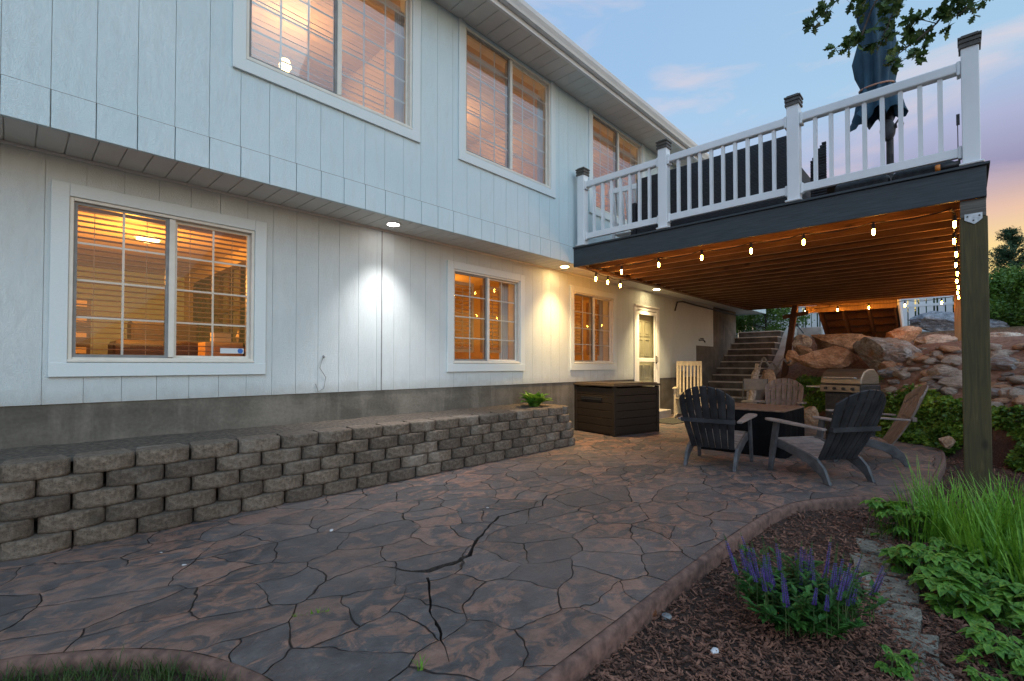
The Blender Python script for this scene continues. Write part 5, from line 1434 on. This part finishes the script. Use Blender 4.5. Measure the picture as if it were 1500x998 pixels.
x, y = onmulch(1043, 955); z = gz(x, y)
me = rockmesh(301, 6, 2, .03); me.materials.append(M['litter']); me.transform(Matrix.Diagonal((.026, .018, .012, 1))); o = bpy.data.objects.new('pebble', me); col.objects.link(o); o.location = (x, y, z + .014); tag(o, 'pale smooth pebble on the dark mulch left of the salvia', 'pebble')
def onpatio(px, py):
    d = H * F / (py - 535); p = rd((px - 750) / F * d, d); return p.x, p.y
for (px, py, s_, lb) in ((487, 776, .030, 'larger pale scrap lying on the patio near the block wall'), (273, 826, .016, 'small pale scrap on the patio left of centre'), (714, 743, .014, 'tiny pale scrap on the patio above the crack'), (240, 808, .009, 'tiny white fleck on the dark patio at left')):
    x, y = onpatio(px, py); mb = MB(); random.seed(px)
    poly = [(s_ * ru(.6, 1) * math.cos(k * 1.05), s_ * ru(.3, .6) * math.sin(k * 1.05)) for k in range(6)]
    mb.prism(poly, Matrix.Translation((x, y, .002)) @ Matrix.Rotation(ru(0, 3), 4, 'Z'), .003); solo('paint_scrap', mb, M['litter'], lb, 'scrap', None, (x, y, 0))

# ------------------------------------------------------------------ deck storage box
bx = thing('storage_box', 'large dark brown resin storage box standing against the house', 'storage box', (6.68, 4.06, 0), R(-12.5))
Wd, Dp, Hh = 1.10, .96, .80
mb = MB()
for k in range(6):
    z = .03 + k * .125; b_ = z + .119
    mb.box(.012, .012, z, Wd - .012, Dp - .012, b_)
body = mb.build('body', M['boxbrown'], bx, bevel=.006, local=True)
mb = MB()
for x, y in ((0, 0), (Wd - .06, 0), (0, Dp - .06), (Wd - .06, Dp - .06)): mb.box(x, y, 0.0, x + .06, y + .06, Hh - .005)
mb.box(.03, .03, .0, Wd - .03, Dp - .03, .03)
mb.build('corner_post', M['boxbrown'], bx, bevel=.006, local=True)
mb = MB(); mb.box(-.025, -.025, Hh, Wd + .025, Dp + .025, Hh + .035); mb.box(.02, .02, Hh + .0355, Wd - .02, Dp - .02, Hh + .055)
mb.build('lid', simple('brown_resin_lid', (.05, .035, .02), (.085, .06, .038), .45, 4, (2, 50, 2), .4, .004), bx, bevel=.01, local=True)
mb = MB(); mb.box(-.002, .30, .565, .014, .78, .600); mb.box(-.006, .28, .601, .014, .80, .612)
mb.build('handle', M['black'], bx, bevel=.003, local=True)

# ------------------------------------------------------------------ adirondack chairs
def slab(mb, pts, w_, th_):
    """strip through pts (x,y,z) width along y"""
def make_adirondack(label, back, seatm, sidem, armm):
    t = thing('adirondack_chair', label, 'chair', (0, 0, 0), 0, 'adirondack chairs around the covered table')
    # seat slats
    mb = MB(); n = 7
    for k in range(n):
        u0 = k / n; u1 = (k + 1) / n - .02
        def sp_(u): return (.33 - .52 * u, .365 - .13 * u - .02 * math.sin(math.pi * u) + (.0 if u > .05 else -.02))
        (xa, za), (xb, zb) = sp_(u0), sp_(u1); w_ = .245
        T = None
        vs = [(xa, -w_, za), (xb, -w_, zb), (xb, w_, zb), (xa, w_, za), (xa, -w_, za - .022), (xb, -w_, zb - .022), (xb, w_, zb - .022), (xa, w_, za - .022)]
        mb.add(vs, [(0, 1, 2, 3), (7, 6, 5, 4), (0, 4, 5, 1), (1, 5, 6, 2), (2, 6, 7, 3), (3, 7, 4, 0)])
    mb.box(.325, -.245, .27, .345, .245, .36)
    mb.build('seat', seatm, t, bevel=.004, local=True)
    # back
    lean = R(27); dx, dz = -math.sin(lean), math.cos(lean); B0 = Vector((-.17, 0, .215)); nb_ = 7; mb = MB()
    for k in range(nb_):
        yb0 = (k - nb_ / 2) * .067 + .003; yb1 = (k + 1 - nb_ / 2) * .067 - .003
        yt0 = (k - nb_ / 2) * .085 + .0055; yt1 = (k + 1 - nb_ / 2) * .085 - .0055
        def Ltop(y): return .80 - 1.35 * y * y - 6 * y ** 4
        seg = 9; ring_ = []
        for i in range(seg + 1):
            u = i / seg; row = []
            for (b0, t0) in ((yb0, yt0), ((yb0 + yb1) / 2, (yt0 + yt1) / 2), (yb1, yt1)):
                Lt = Ltop(t0); s_ = u * Lt; y = b0 + (t0 - b0) * min(1, s_ / .55)
                bow = .045 * (y / .29) ** 2 * (.3 + .7 * u) - .03 * math.sin(math.pi * u * .9) + (-.006 if b0 not in (yb0, yb1) else 0)
                c_ = B0 + Vector((dx * s_ + bow, y, dz * s_)); row.append(c_)
            ring_.append(row)
        nv = []; 
        thn = Vector((-dz, 0, dx)) * .018
        for row in ring_: nv += row + [q + thn for q in row]
        fs = []
        for i in range(seg):
            a = 6 * i; b = a + 6
            fs += [(a, a+1, b+1, b), (a+1, a+2, b+2, b+1), (a+3, b+3, b+4, a+4), (a+4, b+4, b+5, a+5), (a, b, b+3, a+3), (a+2, a+5, b+5, b+2)]
        e = 6 * seg; fs += [(0, 3, 4, 1), (1, 4, 5, 2), (e, e+1, e+4, e+3), (e+1, e+2, e+5, e+4)]
        mb.add(nv, fs)
    mb.build('backrest', back, t, bevel=.003, seg=1, local=True)
    # rear bracing: curved top band and middle bar
    mb = MB(); pts = []
    for i in range(15):
        y = -.265 + .53 * i / 14; s_ = .69 - 1.5 * y * y - 6 * y ** 4; bow = .045 * (y / .29) ** 2
        pts.append(B0 + Vector((dx * s_ + bow - .028, y, dz * s_ - .005)))
    for a, b in zip(pts, pts[1:]): mb.bar(a, b, .022, .035, (dx, 0, dz))
    a = B0 + Vector((dx * .36 - .045, -.285, dz * .36)); b = B0 + Vector((dx * .36 - .045, .285, dz * .36)); mb.bar(a, b, .04, .045, (0, 0, 1))
    mb.build('back_brace', back, t, local=True)
    for s_ in (-1, 1):
        # arm
        mb = MB(); yc = s_ * .315
        pl = [(-.33, -.028), (-.10, -.042), (.14, -.055), (.30, -.062), (.37, -.050), (.40, -.02), (.40, .02), (.37, .050), (.30, .062), (.14, .055), (-.10, .038), (-.33, .025)]
        T = Matrix.Translation((0, yc, .535)) @ Matrix.Rotation(R(-2.5), 4, 'Y'); mb.prism(pl, T, .022); mb.build('arm', armm, t, bevel=.006, local=True)
        # front leg
        mb = MB(); y = s_ * .30
        vs = [(.31, y - .016, .545), (.24, y - .016, .545), (.30, y - .016, .22), (.345, y - .016, 0), (.395, y - .016, 0), (.365, y - .016, .25)]
        vs2 = [(a_, y + .016 + s_ * .0, c_) for a_, b_, c_ in vs]
        mb.add(vs + vs2, [tuple(range(6)), tuple(range(11, 5, -1))] + [(i, i + 6, (i + 1) % 6 + 6, (i + 1) % 6) for i in range(6)]); mb.build('leg', sidem, t, bevel=.006, local=True)
        # rear leg swoop
        mb = MB(); y = s_ * .262
        up_ = [(.34, .36), (.20, .335), (.05, .30), (-.10, .262), (-.20, .225), (-.28, .15), (-.345, .0)]
        lo_ = [(.34, .27), (.20, .245), (.05, .205), (-.08, .17), (-.155, .125), (-.23, .06), (-.265, 0)]
        lo_ = [(.34, .27), (.20, .245), (.05, .205), (-.08, .165), (-.17, .115), (-.25, .055), (-.285, 0)]
        n = len(up_); vs = []
        for (a_, b_), (c_, d_) in zip(up_, lo_): vs += [(a_, y - .017, b_), (c_, y - .017, d_), (a_, y + .017, b_), (c_, y + .017, d_)]
        fs = [(0, 1, 3, 2), (4*(n-1), 4*(n-1)+2, 4*(n-1)+3, 4*(n-1)+1)]
        for i in range(n - 1):
            a = 4 * i; b = a + 4; fs += [(a, b, b+1, a+1), (a+2, a+3, b+3, b+2), (a, a+2, b+2, b), (a+1, b+1, b+3, a+3)]
        mb.add(vs, fs); mb.build('leg', sidem, t, bevel=.006, local=True)
    return t
chA = make_adirondack('dark grey adirondack chair left of the covered table, its back to the camera', M['adir_dark'], M['adir_grey'], M['adir_side'], M['adir_grey'])
chA.location = (5.70, 2.10, 0); chA.rotation_euler = (0, 0, R(6))
chB = dup(chA, (5.80, 1.07, 0), R(57), 'dark grey adirondack chair in front of the grill, turned toward the table')
chC = make_adirondack('taupe adirondack chair seen from the side in front of the ivy', M['adir_taupe'], M['adir_grey'], M['adir_side'], M['adir_grey'])
chC.location = (7.17, .84, 0); chC.rotation_euler = (0, 0, R(106))
chD = dup(chC, (8.75, 2.18, 0), R(188), 'taupe adirondack chair behind the covered table, facing the camera')

# covered fire table
t = thing('fire_table', 'square table under a black cover with a brown top', 'table', (7.07, 2.12, 0))
X0, X1, Y0, Y1, ZT = 6.56, 7.56, 1.60, 2.64, .585
mb = MB(); nseg = 18; per = []
for k in range(nseg): per.append((X0 + (X1 - X0) * k / nseg, Y0, 0, -1))
for k in range(nseg): per.append((X1, Y0 + (Y1 - Y0) * k / nseg, 1, 0))
for k in range(nseg): per.append((X1 - (X1 - X0) * k / nseg, Y1, 0, 1))
for k in range(nseg): per.append((X0, Y1 - (Y1 - Y0) * k / nseg, -1, 0))
nP = len(per); lev = [(.0, .012), (.12, .02), (.3, .012), (.48, .004), (.57, .0)]
for (z, fl_) in lev:
    for (x, y, nx_, ny_) in per:
        q = fl_ * (1 + 2.2 * noise.noise(Vector((x * 5, y * 5, z * 1.2)))); mb.v.append((x + nx_ * q, y + ny_ * q, z + (.012 * abs(noise.noise(Vector((x * 6, y * 6, 0)))) if z == 0 else 0)))
for i in range(len(lev) - 1):
    for k in range(nP): mb.f.append((i*nP+k, i*nP+(k+1) % nP, (i+1)*nP+(k+1) % nP, (i+1)*nP+k))
mb.build('cover_skirt', M['cover'], t, smooth=True)
mb = MB(); mb.box(X0 - .006, Y0 - .006, .565, X1 + .006, Y1 + .006, ZT); mb.build('cover_top', M['covertop'], t, bevel=.008, seg=3)

# grill
gr = thing('gas_grill', 'gas grill with a tan steel lid and black cart before the ivy', 'grill', (8.55, 1.22, 0), R(158))
gr.scale = (.86, .86, .94)
# local: +x is front, y is width
mb = MB(); mb.box(-.22, -.28, .12, .22, .28, .80); mb.build('cart', M['black'], gr, bevel=.01, local=True)
mb = MB(); mb.box(.221, -.26, .15, .235, -.005, .76); mb.box(.221, .005, .15, .235, .26, .76); dr = mb.build('cart_door', M['darksteel'], gr, bevel=.004, local=True)
mb = MB(); mb.box(-.27, -.34, .80, .27, .34, .92); mb.build('firebox', M['darksteel'], gr, bevel=.01, local=True)
mb = MB(); T = Matrix(((1, 0, 0, 0), (0, 0, 1, -.33), (0, 1, 0, 0), (0, 0, 0, 1)))
mb.prism([(-.26, .925), (.26, .925), (.25, 1.02), (.17, 1.12), (.05, 1.165), (-.12, 1.165), (-.24, 1.08)], T, .66); lid = mb.build('lid', M['steel'], gr, bevel=.02, seg=3, local=True)
mb = MB(); mb.tube([(.24, -.25, 1.02), (.30, -.25, 1.03), (.30, .25, 1.03), (.24, .25, 1.02)], .012, 8); mb.build('handle', M['galv'], lid, local=True)
for s_ in (-1, 1):
    mb = MB(); mb.box(-.22, s_ * .342, .86, .24, s_ * .60, .885)
    if s_ < 0: mb.build('side_shelf', M['galv'], gr, bevel=.006, local=True)
    for x in (-.2, .2): mb = MB(); mb.box(x - .02, s_ * .26 - .02, 0 if x > 0 else .0, x + .02, s_ * .26 + .02, .119); mb.build('leg', M['darksteel'], gr, local=True)
mb = MB(); mb.box(.272, -.32, .81, .285, .32, .91); pn = mb.build('control_panel', M['steel'], gr, local=True)
for k in range(4):
    mb = MB(); y = -.22 + k * .145; mb.tube([(.286, y, .86), (.315, y, .86)], .022, 12); mb.build('knob', M['black'], pn, local=True)

# slatted white chairs (porch rocker)
def make_rocker(label, mat, group=None):
    t = thing('rocking_chair', label, 'chair', (0, 0, 0), 0, group)
    mb = MB()
    for k in range(7): x = .25 - k * .075; mb.box(x - .03, -.25, .42 - k * .006, x + .03, .25, .44 - k * .006)
    mb.build('seat', mat, t, local=True)
    lean = .20; mb = MB()
    for s_ in (-1, 1): mb.bar((-.24, s_ * .25, .05), (-.24 - lean, s_ * .25, 1.2), .045, .04)
    mb.bar((-.24 - lean, -.27, 1.19), (-.24 - lean, .27, 1.19), .03, .10); mb.bar((-.31, -.25, .50), (-.31, .25, .50), .03, .05)
    for k in range(6): y = -.19 + k * .076; mb.bar((-.31, y, .5), (-.43, y, 1.16), .036, .016, (1, 0, 0))
    mb.build('backrest', mat, t, local=True)
    for s_ in (-1, 1):
        mb = MB(); mb.box(-.30, s_ * .27 - .04, .63, .30, s_ * .27 + .04, .655); mb.build('arm', mat, t, bevel=.005, local=True)
        mb = MB(); mb.bar((.25, s_ * .26, .05), (.25, s_ * .26, .63), .045, .04); mb.build('leg', mat, t, local=True)
        mb = MB(); pts = [(x, s_ * .26, .025 + .14 * x * x) for x in (-.55, -.35, -.15, 0, .15, .35, .45)]
        for a, b in zip(pts, pts[1:]): mb.bar(a, b, .03, .045)
        mb.build('rocker', mat, t, local=True)
        mb = MB(); mb.bar((-.28, s_ * .255, .40), (.25, s_ * .255, .42), .03, .05); mb.build('side_rail', mat, t, local=True)
    return t
rk = make_rocker('cream slatted rocking chair near the door below the wall', M['creamwood'])
rk.location = (10.35, 4.42, 0); rk.rotation_euler = (0, 0, R(200))
rk2 = make_rocker('white slatted chair on the deck beside the dark sofa', M['whitepaint']); rk2.location = (7.15, 3.98, 3.004); rk2.rotation_euler = (0, 0, R(8)); rk2.scale = (.9, .9, .82)
# folding chair
t = thing('folding_chair', 'white folding chair beside the stairs behind the table', 'chair', (9.95, 2.95, 0), R(190))
mb = MB(); mb.box(-.2, -.21, .43, .2, .21, .455); mb.build('seat', M['folding'], t, bevel=.008, local=True)
mb = MB(); mb.box(-.25, -.21, .66, -.23, .21, .88); mb.build('backrest', M['folding'], t, bevel=.008, local=True)
for s_ in (-1, 1):
    mb = MB(); mb.tube([(-.25, s_ * .215, .88), (-.12, s_ * .215, .44), (.22, s_ * .215, 0)], .012, 8); mb.build('leg', M['darksteel'], t, local=True)
    mb = MB(); mb.tube([(.12, s_ * .20, .44), (-.24, s_ * .20, 0)], .012, 8); mb.build('leg', M['darksteel'], t, local=True)
# door mat
mb = MB(); T = Matrix.Translation((9.35, 4.35, .002)) @ Matrix.Rotation(R(-4), 4, 'Z'); mb.box(-.48, -.30, 0, .48, .30, .012, T); solo('door_mat', mb, M['matrubber'], 'dark patterned door mat on the patio before the back door', 'mat', None, (9.35, 4.35, 0))
mb = MB(); mb.box(10.95, 4.80, 0.001, 11.03, 4.93, .95); mb.box(10.9, 4.78, .95, 11.08, 4.95, 1.0)
solo('folded_table', mb, M['sash'], 'dark folded item leaning at the wall behind the cream rocking chair', 'folded table', None, (11, 4.86, 0))

# ------------------------------------------------------------------ render settings
sc.render.engine = 'CYCLES'
sc.view_settings.view_transform = 'Standard'; sc.view_settings.look = 'None'; sc.view_settings.exposure = 0; sc.view_settings.gamma = 1
sc.cycles.max_bounces = 8; sc.cycles.transparent_max_bounces = 12; sc.cycles.sample_clamp_indirect = 4
sc.cycles.use_denoising = True
